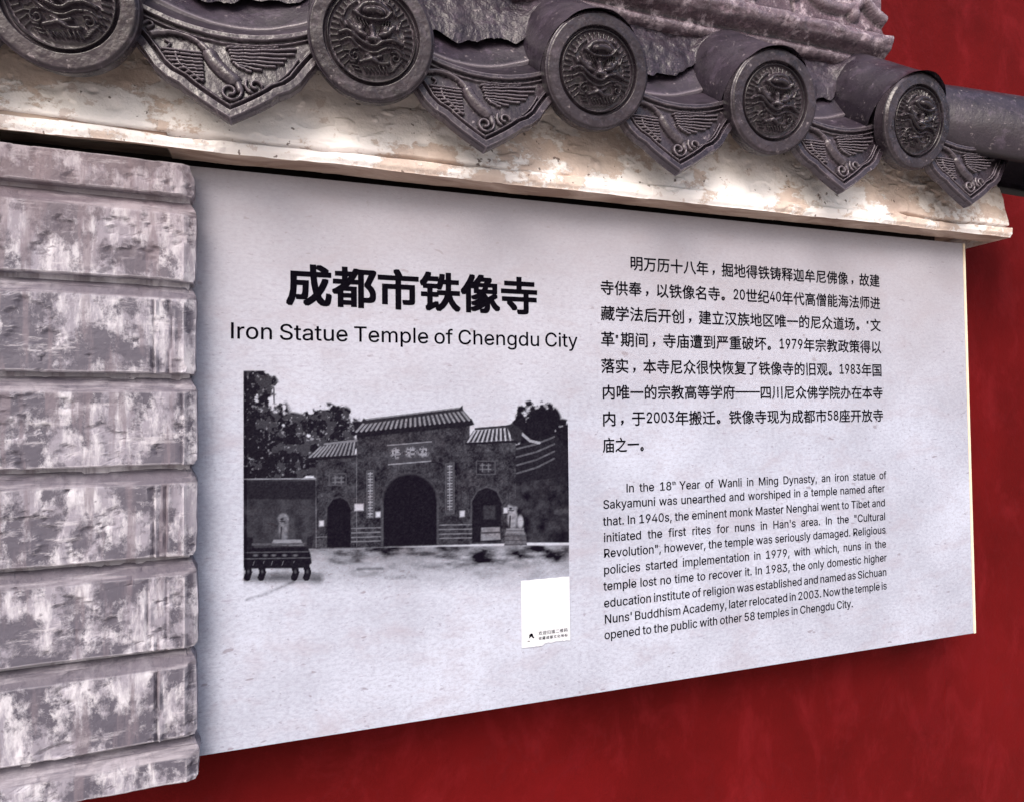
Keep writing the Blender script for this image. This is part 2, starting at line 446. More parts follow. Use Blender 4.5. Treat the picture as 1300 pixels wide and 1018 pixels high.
# tiled roofs
def roof(p0, p1, q0, q1, n, dens=.30):
    p0, p1, q0, q1 = map(np.array, (p0, p1, q0, q1))
    lay(poly([p0, p1, q1, q0]), .88)
    for k in range(n):
        a = p0 + (p1 - p0) * ((k + .5) / n); b_ = q0 + (q1 - q0) * ((k + .5) / n)
        lay(line([tuple(a), tuple(b_)], max(3.5, 330 / n * .5 * (abs(p1[0] - p0[0]) / 330))), dens + .25 * nB)
roof((448, 222), (775, 180), (416, 256), (806, 216), 24, .34)
lay(poly([(440, 224), (448, 210), (458, 216), (765, 178), (776, 168), (778, 186), (452, 230)]), .9)
lay(line([(458, 214), (766, 176)], 3), .6)
roof((300, 306), (424, 286), (262, 340), (418, 330), 11, .36)
lay(line([(320, 296), (424, 284)], 7), .55)
roof((812, 252), (945, 238), (786, 290), (958, 280), 11, .12)
lay(line([(820, 246), (940, 236)], 8), .85)
lay(poly([(920, 235), (940, 228), (975, 250), (968, 290), (950, 290)]), .9)
lay(line([(265, 346), (420, 336)], 9), .95); lay(line([(788, 295), (955, 287)], 7), .95)
# base steps
for y in (572, 587, 602, 616):
    lay(line([(408, y + 3), (512, y)], 4), .60); lay(line([(694, y - 8), (806, y - 10)], 4), .58)
lay(line([(290, 604), (330, 603)], 3), .6)
# arches
lay(poly([(505, 634), (505, 480), (520, 430), (555, 400), (600, 388), (645, 398), (682, 430), (698, 478), (698, 626)], 3), .74 + .1 * nB)
lay(np.maximum(ell(602, 480, 88, 84), poly([(514, 478), (690, 478), (690, 628), (514, 634)], 2)), .975)
lay(np.maximum(ell(366, 512, 40, 36), poly([(327, 510), (405, 510), (405, 638), (327, 638)], 2)), .975)
lay(line([(322, 560), (326, 505), (345, 478), (370, 470), (395, 482), (407, 510)], 4, 4), .80)
lay(np.maximum(ell(856, 490, 48, 50), poly([(808, 488), (904, 488), (904, 618), (808, 622)], 2)), .96)
lay(line([(804, 560), (805, 485), (825, 450), (856, 437), (890, 450), (908, 490)], 5, 4), .78)
lay(poly([(838, 572), (900, 570), (902, 612), (836, 616)]), .35 + .3 * nB)
lay(line([(838, 590), (902, 588)], 6), .8)
lay(poly([(845, 500), (885, 500), (885, 545), (845, 545)], 3), .86)
# name panel and couplets
lay(poly([(528, 300), (672, 288), (672, 352), (528, 364)], 2), .80)
lay(line([(528, 300), (672, 288)], 4), .5); lay(line([(530, 364), (670, 352)], 4), .42)
for (cx, cy) in ((556, 326), (604, 322), (646, 322)):
    lay(ell(cx, cy, 18, 17, .3) * (fbm(PX / 5, PY / 5, 5, 2) > .5), .35)
    lay(line([(cx - 12, cy - 8), (cx + 10, cy - 10)], 4), .4); lay(line([(cx, cy - 14), (cx - 3, cy + 12)], 4), .4); lay(line([(cx - 12, cy + 6), (cx + 12, cy + 4)], 4), .45)
for x0, x1, y0, y1 in ((458, 482, 384, 540), (720, 748, 360, 526)):
    lay(poly([(x0, y0), (x1, y0 - 3), (x1, y1), (x0, y1)], 2), .78)
    lay(line([(x0, y0), (x1, y0 - 3), (x1, y1), (x0, y1), (x0, y0)], 2.5), .72)
    k = y0 + 14
    while k < y1 - 8:
        cx = (x0 + x1) / 2
        lay(line([(cx - 7, k - 4), (cx + 7, k - 5)], 3), .3); lay(line([(cx, k - 8), (cx - 1, k + 7)], 3), .35); lay(line([(cx - 7, k + 4), (cx + 8, k + 5)], 3), .5)
        k += 19
for x0, x1, y0, y1 in ((822, 884, 352, 396), (334, 390, 394, 432)):
    lay(line([(x0, y0), (x1, y0), (x1, y1), (x0, y1), (x0, y0)], 3.5), .76)
    for cx in (x0 + 20, x0 + 40):
        lay(line([(cx - 7, y0 + 14), (cx + 7, y0 + 13)], 4, 4), .6); lay(line([(cx, y0 + 9), (cx, y0 + 34)], 4, 4), .6); lay(line([(cx - 8, y0 + 28), (cx + 8, y0 + 27)], 4, 4), .6)
# pasted notices
for x0, x1, y0, y1 in ((418, 448, 494, 517), (488, 504, 520, 538), (767, 783, 517, 537), (301, 316, 550, 568), (912, 926, 507, 525)):
    lay(poly([(x0, y0), (x1, y0 - 1), (x1, y1 - 1), (x0, y1)], 3), .06)
# stone lions
def lion(cx, by, s, tone):
    lay(poly([(cx - 38 * s, by), (cx - 34 * s, by - 22 * s), (cx + 40 * s, by - 24 * s), (cx + 42 * s, by)], 2), tone + .1)
    lay(line([(cx - 38 * s, by - 12 * s), (cx + 42 * s, by - 12 * s)], 3), .75)
    lay(ell(cx - 8 * s, by - 62 * s, 22 * s, 42 * s, .2), tone + .35 * (nB - .5))
    lay(ell(cx - 10 * s, by - 108 * s, 22 * s, 22 * s, .2), tone + .5 * (nB - .5))
    lay(ell(cx + 22 * s, by - 46 * s, 17 * s, 24 * s, .3), tone + .2)
    lay(ell(cx - 16 * s, by - 106 * s, 5, 4, .5), .9); lay(line([(cx - 24 * s, by - 98 * s), (cx - 4 * s, by - 97 * s)], 3), .9)
    lay(line([(cx - 18 * s, by - 75 * s), (cx - 20 * s, by - 25 * s)], 5), .85)
lion(190, 632, .82, .62)
lay(poly([(140, 630), (150, 612), (240, 612), (250, 632)], 2), .48)
lay(poly([(914, 634), (918, 590), (984, 588), (990, 632)], 2), .52 + .3 * nB)
for y in (600, 615, 628): lay(line([(916, y), (988, y - 1)], 3), .8)
lion(948, 592, .78, .42); lay(ell(950, 488, 24, 14, .3), .85)
lay(ell(968, 552, 9, 20, .3), .25)
# iron incense burner
lay(poly([(50, 640), (262, 636), (272, 660), (276, 690), (255, 706), (70, 708), (50, 695)], 2), .97)
lay(poly([(50, 604), (80, 604), (84, 640), (50, 640)], 2), .95); lay(poly([(258, 642), (262, 604), (284, 596), (276, 640)], 2), .93)
lay(line([(80, 628), (250, 626)], 7), .75); lay(line([(50, 655), (264, 652)], 4), .78); lay(line([(50, 676), (274, 672)], 3.5), .74)
for cx in (90, 122, 150, 186, 222): lay(ell(cx, 664, 8, 4, .5), .68); lay(line([(cx - 4, 684), (cx - 8, 696)], 3), .7)
for cx in (66, 112, 222, 262):
    lay(line([(cx - 4, 700), (cx + 2, 720), (cx - 4, 738)], 22), .97); lay(ell(cx, 718, 4, 6, .5), .8)
D = np.clip(D, 0, 1)
# left rim of the print, and nothing where the bottom fades away
inside = sstep(48, 52, PX) * np.clip((1129 - PX) / 2 + .5, 0, 1) * np.clip((PY - 54) / 2, 0, 1)
D = D * inside + inside * .10 * np.clip((770 - PY) / 60, 0, 1) * (PX < 60)
D = np.clip(D + (nD - .5) * .10 * (D > .03), 0, 1)
D = 1 - (1 - D) ** 1.5
me = grid_mesh('printed_photograph', gx, np.zeros_like(gx), gz, M_PRINT, smooth=False)
at = me.attributes.new('ink', 'FLOAT', 'POINT'); at.data.foreach_set('value', D.ravel().astype(np.float32))
o = obj('printed_photograph', me, board); o['label'] = 'black and white print of a three-arched temple gate'

# glyph outlines of a plain grotesque: advance | contours, thousandths of an em
GLYPHS = '{"\\"": "321|78,318 70,509 136,509 128,318|193,318 185,509 250,509 243,318", "\'": "206|78,318 70,509 136,509 128,318", ",": "188|38,-119 68,71 137,71 84,-119", ".": "188|95,-4 78,-1 63,9 53,24 50,41 53,59 63,73 78,83 95,87 113,83 128,73 138,59 141,41 138,24 128,9 113,-1", "0": "453|227,-7 174,1 130,24 95,62 69,113 53,178 48,254 53,330 69,395 95,447 130,484 174,508 227,516 279,508 323,484 358,447 384,395 400,330 405,254 400,178 384,113 359,62 323,24 279,1|227,50 261,56 290,74 313,103 330,144 340,194 344,254 340,314 330,365 313,405 290,435 261,453 227,460 192,453 163,435 140,405 123,365 113,314 109,254 113,194 123,144 140,103 163,74 192,56", "1": "453|76,0 76,55 391,55 391,0|276,509 276,0 212,0 212,448 209,448 86,358 86,427 198,509", "2": "453|64,0 64,47 234,229 261,257 282,282 299,305 311,327 318,348 320,371 317,397 308,419 293,436 273,449 250,457 224,460 196,457 172,447 153,433 139,413 130,390 127,362 66,362 71,405 86,442 111,473 143,496 182,511 225,516 268,511 306,497 337,474 361,445 376,411 381,372 378,345 371,318 357,290 336,259 306,223 267,180 153,60 153,57 389,57 389,0", "3": "453|218,-7 173,-3 133,10 98,30 70,57 52,91 44,132 109,132 115,107 126,87 144,71 165,59 191,52 219,50 248,53 275,61 297,74 315,93 325,116 329,145 326,172 316,196 299,217 275,234 242,244 201,248 157,248 157,299 288,448 288,452 70,452 70,509 372,509 372,461 211,278 211,289 264,288 308,276 344,253 371,222 387,186 393,145 387,103 370,66 344,36 309,12 266,-2", "4": "453|40,105 40,158 247,509 311,509 109,166 109,163 413,163 413,105|282,0 282,121 282,146 282,318 343,318 343,0", "5": "453|221,-7 178,-2 140,11 108,32 83,60 66,93 60,130 122,130 127,108 138,89 154,73 173,60 196,52 221,50 250,53 276,64 298,82 314,104 324,131 328,162 324,193 314,221 297,244 275,262 248,273 218,277 192,275 167,268 145,258 128,246 67,253 96,509 366,509 366,452 151,452 134,301 136,301 155,315 178,325 203,331 229,334 263,330 294,321 321,306 345,285 364,260 379,231 388,199 391,163 385,117 369,76 343,41 309,15 268,-1", "6": "453|226,-7 182,-1 142,15 109,40 84,74 69,115 64,162 68,199 80,239 102,285 137,340 252,509 322,509 151,261 145,261 154,275 165,288 179,299 196,307 214,312 235,314 278,309 316,295 346,271 370,240 384,201 389,157 384,112 368,73 343,39 310,14 271,-2|226,48 254,52 279,63 299,79 314,101 324,128 327,157 324,187 314,213 299,235 279,251 254,262 226,265 198,262 174,252 153,235 138,214 128,188 125,158 128,128 138,102 153,79 174,63 198,52", "7": "453|97,0 323,448 323,452 62,452 62,509 391,509 391,449 165,0", "8": "453|226,-7 178,-2 136,11 101,33 74,62 57,96 52,135 55,166 65,195 81,220 101,241 125,256 153,265 153,267 119,282 93,308 76,342 70,380 75,417 90,450 114,477 146,498 184,511 226,516 269,511 306,498 337,477 361,450 377,417 382,380 376,342 359,308 333,282 300,267 300,265 327,256 351,241 372,220 387,195 397,166 401,135 395,96 378,62 352,33 317,11 275,-2|226,49 258,52 285,60 307,74 323,91 333,113 337,139 333,165 322,189 305,208 283,223 256,232 226,235 196,232 169,223 147,208 130,189 119,165 115,139 119,113 129,91 145,74 167,60 195,52|226,290 252,292 274,300 293,313 307,330 316,351 319,376 316,399 308,420 294,437 275,449 252,457 226,460 200,457 177,449 159,437 145,420 136,399 133,376 136,351 145,330 159,313 178,300 201,292", "9": "453|226,516 271,510 310,494 343,468 368,434 384,393 389,347 385,309 373,270 350,224 315,168 200,0 130,0 301,248 307,248 299,234 287,221 273,210 257,202 238,196 218,195 175,199 137,214 106,237 83,269 68,307 64,352 69,397 85,436 110,469 143,494 182,510|226,460 199,457 174,446 154,429 138,407 129,381 125,352 129,322 138,295 154,274 174,257 199,247 226,243 254,247 279,257 299,273 314,295 324,321 327,350 324,381 314,407 299,429 279,446 254,457", "A": "480|16,0 201,509 276,509 463,0 395,0 287,302 276,334 264,372 250,420 232,478 245,478 228,419 213,371 201,333 191,302 85,0|110,142 110,199 370,199 370,142", "B": "456|60,0 60,509 241,509 289,504 329,491 359,469 381,442 394,410 398,374 395,344 387,320 373,301 356,286 336,275 315,267 315,262 339,257 363,245 385,227 402,203 414,173 418,136 413,100 400,67 377,39 344,18 301,4 247,0|125,57 245,57 296,63 330,80 349,105 355,137 352,161 342,184 327,203 306,218 279,228 248,231 125,231|125,285 238,285 265,288 288,296 308,309 323,326 333,348 336,372 330,403 313,429 283,446 240,452 125,452", "C": "510|267,-7 205,1 150,25 104,63 70,115 48,179 40,254 48,329 70,393 104,445 150,484 205,508 267,516 305,513 340,504 373,490 402,471 427,447 448,418 463,385 473,348 408,348 401,373 389,395 375,413 357,428 337,440 315,449 292,454 267,456 223,450 184,432 150,403 125,364 109,314 103,254 109,194 125,145 151,105 184,76 223,59 267,53 292,55 315,60 337,69 357,81 375,96 389,114 401,136 408,160 473,160 463,124 448,91 428,62 402,38 373,19 341,5 305,-4", "D": "502|219,0 96,0 96,57 215,57 272,63 318,81 354,110 379,149 394,198 399,255 394,312 379,361 354,399 320,428 275,446 221,452 93,452 93,509 225,509 294,501 353,478 399,441 433,391 455,329 462,255 455,181 433,119 398,68 351,31 291,8|125,509 125,0 60,0 60,509", "H": "517|60,0 60,509 125,509 125,289 392,289 392,509 457,509 457,0 392,0 392,232 125,232 125,0", "I": "300|105,0 105,727 190,727 190,0", "M": "628|60,0 60,509 152,509 277,187 287,159 299,123 311,84 322,49 307,49 318,83 330,121 342,158 352,187 476,509 568,509 568,0 504,0 504,291 504,327 505,369 506,413 507,457 513,457 505,433 498,409 482,363 467,322 456,291 342,0 286,0 170,291 159,321 145,361 129,408 112,457 119,457 120,416 121,372 122,328 122,291 122,0", "N": "523|60,0 60,509 136,509 343,183 352,169 363,151 375,130 388,107 401,82 414,55 405,54 402,81 401,108 400,134 399,157 399,195 399,509 463,509 463,0 387,0 202,290 177,331 164,354 148,381 108,452 119,454 122,384 124,328 125,291 125,0", "R": "449|60,0 60,509 236,509 290,504 333,489 367,465 390,433 405,395 409,352 405,309 390,271 367,240 333,217 289,203 236,198 96,198 96,255 234,255 269,258 298,267 319,281 334,300 342,324 345,352 342,380 334,405 319,425 298,440 269,449 233,452 125,452 125,0|353,0 230,229 303,229 428,0", "S": "447|224,-9 172,-4 128,9 91,31 64,60 46,96 38,137 104,137 110,110 123,88 142,71 166,59 194,52 224,49 257,52 286,60 311,74 329,92 341,114 346,139 342,161 332,179 316,193 296,205 272,214 245,222 184,239 128,260 86,289 60,326 52,372 58,413 75,448 102,476 138,498 180,511 227,516 275,511 316,498 351,476 377,449 394,415 401,378 337,378 326,412 302,437 267,453 225,459 194,456 167,448 145,435 129,418 118,398 115,376 119,352 131,334 148,319 169,308 191,300 212,293 264,279 287,272 312,264 336,252 359,238 379,220 395,198 405,171 408,139 403,99 386,64 360,34 323,11 278,-4", "T": "449|32,452 32,509 417,509 417,452 257,452 257,0 193,0 193,452", "W": "686|155,0 16,509 82,509 163,196 170,171 175,145 187,94 192,67 197,40 189,40 194,67 200,94 205,120 211,145 224,196 306,509 380,509 462,196 468,171 474,145 486,94 492,67 497,40 488,40 493,67 499,94 504,120 510,145 523,196 603,509 670,509 530,0 455,0 368,323 359,356 351,391 344,431 336,475 350,475 342,433 335,395 327,359 318,323 230,0", "Y": "472|203,0 203,208 16,509 91,509 192,344 208,318 222,292 236,264 250,230 224,230 237,265 251,293 265,318 280,344 381,509 455,509 268,208 268,0", "a": "389|160,-9 126,-5 94,5 68,22 48,45 35,73 30,108 34,138 43,161 58,179 78,193 100,203 125,211 152,216 178,220 234,227 252,230 265,235 273,243 276,255 276,257 273,279 267,297 256,311 240,322 220,329 196,331 171,329 149,322 132,313 118,301 107,288 100,274 41,291 57,322 79,346 104,364 133,375 163,382 194,384 215,383 239,379 263,372 286,360 306,343 322,320 333,290 337,251 337,0 277,0 277,52 272,52 264,38 252,25 236,12 215,1 190,-6|170,45 202,49 228,59 248,74 263,93 272,115 276,138 276,190 270,186 259,182 246,179 231,176 200,171 175,168 154,164 134,159 117,150 103,139 95,124 92,105 94,87 102,72 114,61 130,52 149,47", "b": "424|229,-8 198,-5 172,4 153,17 138,31 127,46 118,59 112,59 112,0 53,0 53,509 114,509 114,319 118,319 127,331 137,346 152,360 171,373 197,381 229,384 274,378 313,361 345,332 370,293 385,245 390,189 385,133 370,84 346,45 313,16 274,-2|220,47 253,51 279,66 301,88 316,117 325,151 328,189 325,227 316,261 301,290 280,311 253,325 220,330 188,325 161,312 140,291 125,263 116,229 113,189 116,150 125,115 140,86 162,65 188,51", "c": "396|207,-8 159,-2 117,16 82,46 56,85 40,133 34,187 40,243 56,291 82,330 117,360 159,378 207,384 234,383 260,377 284,368 305,356 324,341 340,322 353,301 362,277 303,262 298,276 290,289 281,301 270,311 257,319 242,325 226,329 207,330 173,325 145,310 124,287 108,258 99,224 96,187 99,151 108,117 124,89 145,66 173,51 207,46 226,48 243,52 258,58 271,66 282,76 292,89 299,102 304,117 363,102 354,78 341,56 325,37 306,21 285,9 261,-1 235,-6", "d": "424|195,-8 151,-2 111,16 79,45 55,84 39,133 34,189 39,245 55,293 79,332 112,361 151,378 196,384 228,381 253,373 272,360 287,346 298,331 306,319 311,319 311,509 372,509 372,0 313,0 313,59 307,59 298,46 287,31 272,17 252,4 227,-5|205,47 236,51 263,65 284,86 299,115 309,150 312,189 309,229 300,263 284,291 263,312 237,325 205,330 172,325 145,311 124,290 108,261 99,227 96,189 99,151 109,117 124,88 145,66 172,51", "e": "404|212,-8 161,-2 117,16 82,46 56,85 40,132 34,187 39,242 55,290 81,329 115,359 157,378 205,384 236,382 266,374 294,361 319,341 341,315 357,282 368,242 371,194 371,169 75,169 75,221 338,221 310,202 307,237 298,269 283,294 263,314 237,326 205,330 173,326 146,313 125,294 109,270 99,241 96,211 96,178 100,139 110,106 128,80 151,61 179,50 212,46 234,48 254,53 271,61 285,73 297,88 306,105 365,91 353,63 335,39 311,19 283,4 249,-5", "f": "254|228,379 228,327 6,327 6,379|81,0 81,432 84,461 96,486 113,505 135,519 161,527 187,530 207,529 222,527 234,524 243,521 227,468 215,472 206,473 195,474 171,470 154,460 145,443 142,419 142,0", "g": "425|207,-151 168,-148 134,-140 105,-127 82,-110 64,-91 51,-69 101,-41 110,-53 122,-66 136,-78 154,-88 178,-95 207,-97 249,-92 282,-75 304,-47 311,-6 311,68 306,68 298,56 287,41 272,28 252,16 227,8 195,5 152,10 113,27 80,53 55,90 39,136 34,191 39,246 55,293 80,332 112,361 152,378 196,384 228,382 253,373 273,360 288,346 299,331 308,319 313,319 313,379 372,379 372,-9 367,-54 350,-90 324,-117 291,-136 251,-147|205,59 237,63 264,75 285,95 300,121 309,154 312,193 309,231 300,264 285,291 264,312 237,325 205,330 172,325 145,312 124,290 109,262 99,229 96,193 99,155 109,123 124,96 145,76 172,63", "h": "410|114,227 114,0 53,0 53,509 114,509 114,287 102,287 124,332 152,362 187,379 227,384 264,380 295,369 321,349 341,321 353,285 357,240 357,0 296,0 296,235 290,275 273,304 246,323 210,329 184,326 161,317 141,303 126,283 117,257", "i": "167|53,0 53,379 114,379 114,0|84,443 67,446 54,455 44,468 41,483 44,499 54,512 67,521 84,524 100,521 114,512 123,499 126,483 123,468 114,455 100,446", "k": "381|110,137 110,212 121,212 284,379 360,379 184,199 177,199|53,0 53,509 114,509 114,0|294,0 148,186 191,229 372,0", "l": "189|139,-2 101,3 74,20 58,47 53,84 53,509 114,509 114,99 115,77 120,62 130,54 146,52 160,53 170,54 181,3 162,-1 151,-2", "m": "610|53,0 53,379 112,379 112,295 108,295 118,323 132,346 151,363 172,376 195,384 219,386 257,380 287,361 309,331 321,295 312,295 322,321 337,343 357,361 381,375 407,383 437,386 468,383 497,372 522,354 541,328 553,296 557,255 557,0 496,0 496,254 490,289 473,313 447,326 419,330 395,328 374,320 358,307 345,290 338,270 335,247 335,0 274,0 274,260 269,288 253,311 229,326 199,330 178,328 158,320 140,307 126,289 117,266 114,238 114,0", "n": "410|114,227 114,0 53,0 53,379 112,379 112,287 102,287 124,332 152,362 187,379 227,384 264,380 295,369 321,349 341,321 353,285 357,240 357,0 296,0 296,235 290,275 273,304 246,323 210,329 184,326 161,317 141,303 126,283 117,257", "o": "415|207,-8 159,-2 117,16 82,46 56,85 40,133 34,187 40,243 56,291 82,330 117,360 159,378 207,384 256,378 299,360 333,330 359,291 376,243 381,187 376,133 359,85 333,46 299,16 256,-2|207,46 242,51 270,66 292,89 307,117 316,151 319,187 316,224 307,258 292,287 270,310 242,325 207,330 173,325 145,310 124,287 108,258 99,224 96,187 99,151 108,117 124,89 145,66 173,51", "p": "424|53,-143 53,379 112,379 112,319 118,319 126,331 137,346 152,360 171,373 197,381 229,384 274,378 313,361 345,332 370,293 385,245 390,189 385,133 370,84 346,45 313,16 274,-2 229,-8 198,-5 173,4 153,17 138,31 127,46 118,59 114,59 114,-143|220,47 253,51 279,66 301,88 316,117 325,151 328,189 325,227 316,261 301,290 280,311 253,325 220,330 188,325 161,312 140,291 125,263 116,229 113,189 116,150 125,115 140,86 162,65 188,51", "r": "259|53,0 53,379 112,379 112,321 115,321 130,347 152,367 181,380 213,385 229,384 243,384 243,322 230,324 219,325 207,326 182,323 159,315 140,301 126,284 117,262 114,237 114,0", "s": "365|182,-8 145,-5 112,3 84,18 62,38 45,63 36,94 94,107 105,79 124,60 150,49 181,45 217,50 244,62 262,81 268,103 265,121 254,136 237,147 212,155 149,170 104,186 72,208 53,237 47,274 51,305 65,332 87,354 115,370 149,381 187,384 223,381 254,372 279,358 299,339 314,316 324,290 268,277 258,298 243,316 219,328 187,333 156,329 131,317 114,299 109,277 112,258 124,243 144,232 172,223 229,209 275,194 306,171 325,142 331,107 326,75 312,47 290,24 260,6 223,-5", "t": "227|204,379 204,327 6,327 6,379|65,471 126,471 126,98 128,76 136,61 150,53 170,50 185,51 202,54 213,2 203,-1 192,-3 180,-4 168,-4 125,2 92,21 72,52 65,93", "u": "410|182,-5 146,-1 115,11 89,31 69,59 57,95 53,139 53,379 114,379 114,144 119,105 137,75 164,56 200,50 226,53 249,62 268,77 283,97 293,122 296,153 296,379 357,379 357,0 298,0 298,92 307,92 286,47 257,17 222,0", "v": "389|163,0 17,379 84,379 165,155 177,121 187,87 196,53 206,21 184,21 194,53 203,87 213,121 224,155 305,379 371,379 226,0", "w": "567|138,0 23,379 87,379 133,214 143,177 154,137 165,91 175,41 165,41 175,90 186,135 196,176 206,214 252,379 316,379 362,214 371,176 382,136 392,91 402,41 391,41 402,90 413,135 423,176 434,214 480,379 545,379 429,0 368,0 319,172 305,225 297,252 291,280 277,338 291,338 277,280 263,225 255,198 248,172 199,0", "y": "389|47,-139 61,-86 71,-87 88,-90 104,-89 118,-84 130,-74 141,-58 151,-36 163,-1 17,379 84,379 165,155 177,121 187,87 196,53 206,21 184,21 193,53 202,87 212,121 224,155 305,379 371,379 204,-58 191,-85 177,-107 159,-124 139,-136 117,-143 91,-145 77,-145 65,-143 54,-141"}'
# ---- lettering
GL = {}
for ch, s in json.loads(GLYPHS).items():
    p = s.split('|')
    GL[ch] = (int(p[0]), [[tuple(map(int, t.split(','))) for t in c.split()] for c in p[1:]])
GL['I'] = (185, [[(60, 0), (60, 509), (125, 509), (125, 0)]])
GL['l'] = (168, [[(54, 0), (54, 525), (114, 525), (114, 0)]])
_cache = {}
def curve_to_tris(cu):
    ob = bpy.data.objects.new('tmp', cu); COL.objects.link(ob)
    bpy.context.view_layer.update()
    dg = bpy.context.evaluated_depsgraph_get()
    m = bpy.data.meshes.new_from_object(ob.evaluated_get(dg))
    vs = np.array([v.co[:2] for v in m.vertices]) if len(m.vertices) else np.zeros((0, 2))
    fs = [tuple(p.vertices) for p in m.polygons]
    bpy.data.objects.remove(ob); bpy.data.meshes.remove(m); bpy.data.curves.remove(cu)
    return vs, fs
def glyph(ch):
    """returns verts (in cap-height units of about .509), faces, advance"""
    if ch in _cache: return _cache[ch]
    if ch in GL:
        adv, cs = GL[ch]
        def area(c): return sum(a[0] * d[1] - d[0] * a[1] for a, d in zip(c, c[1:] + c[:1])) / 2
        big = max(cs, key=lambda c: abs(area(c))); sg = area(big) > 0
        groups = [[c] for c in cs if (area(c) > 0) == sg]
        for c in cs:                                   # counters go with the stroke that holds them
            if (area(c) > 0) != sg:
                cx = sum(p[0] for p in c) / len(c); cy = sum(p[1] for p in c) / len(c)
                def holds(g): xs_ = [p[0] for p in g[0]]; ys_ = [p[1] for p in g[0]]; return min(xs_) < cx < max(xs_) and min(ys_) < cy < max(ys_)
                best = [g for g in groups if holds(g)] or groups
                max(best, key=lambda g: abs(area(g[0]))).append(c)
        V_, F_ = [], []
        for g_ in groups:
            cu = bpy.data.curves.new('g', 'CURVE'); cu.dimensions = '2D'; cu.fill_mode = 'BOTH'
            for c in g_:
                sp = cu.splines.new('POLY'); sp.points.add(len(c) - 1)
                for pt, (x, y) in zip(sp.points, c): pt.co = (x / 10, y / 10, 0, 1)
                sp.use_cyclic_u = True
            v1, f1 = curve_to_tris(cu); n0 = len(V_)
            V_ += [tuple(q) for q in v1]; F_ += [tuple(n0 + q for q in f) for f in f1]
        r = (np.array(V_) / 100, F_, adv / 1000)
    else:
        cu = bpy.data.curves.new('g', 'FONT'); cu.body = ch; cu.resolution_u = 3
        vs, fs = curve_to_tris(cu)
        r = (vs, fs, 1.0)
    _cache[ch] = r
    return r
class Ink:
    def __init__(s): s.v = []; s.f = []; s.k = 0
    def add(s, vs, fs, x, z, sx, sz, offs=((0, 0),)):
        for k, (ox, oz) in enumerate(offs):
            b = len(s.v)
            s.k += 1
            y = -.00025 - .00002 * (k + (s.k % 5) * .13)
            s.v += [(x + vx * sx + ox, y, z + vz * sz + oz) for vx, vz in vs]
            s.f += [tuple(b + i for i in f) for f in fs]
    def build(s, name, label=None):
        o = obj(name, mesh(name, s.v, s.f, M_INK), board)
        if label: o['label'] = label
        return o
CJ0, CJ1 = .04, .96
def cjk_line(ink, text, x0, x1, zc, size, offs):
    """text set between x0 and x1, em height size, centred on zc"""
    unit = []
    for ch in text:
        unit.append(.52 if ch.isdigit() else (.36 if ch in '“”' else 1.0))
    tot = sum(unit); pw = (x1 - x0) / (tot - .08)
    x = x0 - .04 * pw
    for ch, u_ in zip(text, unit):
        if ch.isdigit():
            vs, fs, adv = glyph(ch); k = 1.0 * pw
            ink.add(vs, fs, x + (.52 * pw - adv * k * 1.12) / 2, zc - .30 * size, k * 1.12, size * 1.34, offs)
        elif ch in '“”':
            vs, fs, adv = glyph('"'); ink.add(vs, fs, x, zc - .25 * size, pw * .8, size, offs)
        elif ch == '—':
            ink.add(np.array([(0, 0), (1, 0), (1, .07), (0, .07)]), [(0, 1, 2, 3)], x, zc, pw, size, offs)
        elif ch == '，':
            ink.add(np.array([(.42, .10), (.56, .10), (.56, -.03), (.44, -.20), (.39, -.17), (.48, -.02), (.42, -.02)]), [(0, 6, 5, 2, 1), (2, 5, 4, 3)], x - .1 * pw, zc - .22 * size, pw, size, offs)
        elif ch == '。':
            an = np.linspace(0, 2 * math.pi, 13)[:-1]
            vv = np.concatenate([np.stack([.22 + .13 * np.cos(an), .13 * np.sin(an)], 1), np.stack([.22 + .05 * np.cos(an), .05 * np.sin(an)], 1)])
            ink.add(vv, [(i, (i + 1) % 12, 12 + (i + 1) % 12, 12 + i) for i in range(12)], x, zc - .30 * size, pw, size, offs)
        else:
            vs, fs, adv = glyph(ch)
            ink.add(vs, fs, x, zc - .385 * size, pw, size, offs)
        x += u_ * pw
def latin_width(t, k):
    return sum((.20 if c == ' ' else glyph(c)[2]) for c in t) * k
def latin(ink, t, x, z, kx, kz, offs):
    for c in t:
        vs, fs, adv = glyph(c)
        ink.add(vs, fs, x, z, kx, kz, offs); x += adv * kx
    return x
def latin_just(ink, text, x0, x1, z, cap, offs, justify=True, kx=None):
    kz = cap / .509
    words = text.split(' ')
    nat = sum(latin_width(wd, 1) for wd in words)
    gap0 = .15
    if kx is None: kx = (x1 - x0) / (nat + gap0 * (len(words) - 1))
    gap = (x1 - x0 - nat * kx) / max(1, len(words) - 1) if justify else gap0 * kx
    x = x0
    for wd in words:
        x = latin(ink, wd, x, z, kx, kz, offs) + gap
b3 = .0019
bold = [(a * b3, c * b3) for a in (-1, 0, 1) for c in (-.8, 0, .8)] + [(-.5 * b3, .4 * b3), (.5 * b3, -.4 * b3)]
med = [(-.0004, 0), (.0005, 0), (0, .0005), (0, -.0004), (.0004, .0004)]
reg = [(-.0001, 0), (.0005, .0002), (.0002, -.0002), (.0002, .0003)]
t = Ink(); cjk_line(t, '成都市铁像寺', .1195, .5000, .6447, .0625, bold); t.build('chinese_title')
t = Ink(); latin_just(t, 'Iron Statue Temple of Chengdu City', .0420, .5715, .5645, .0222, [(0, 0), (.0006, 0), (.0003, .0004)]); t.build('english_title')
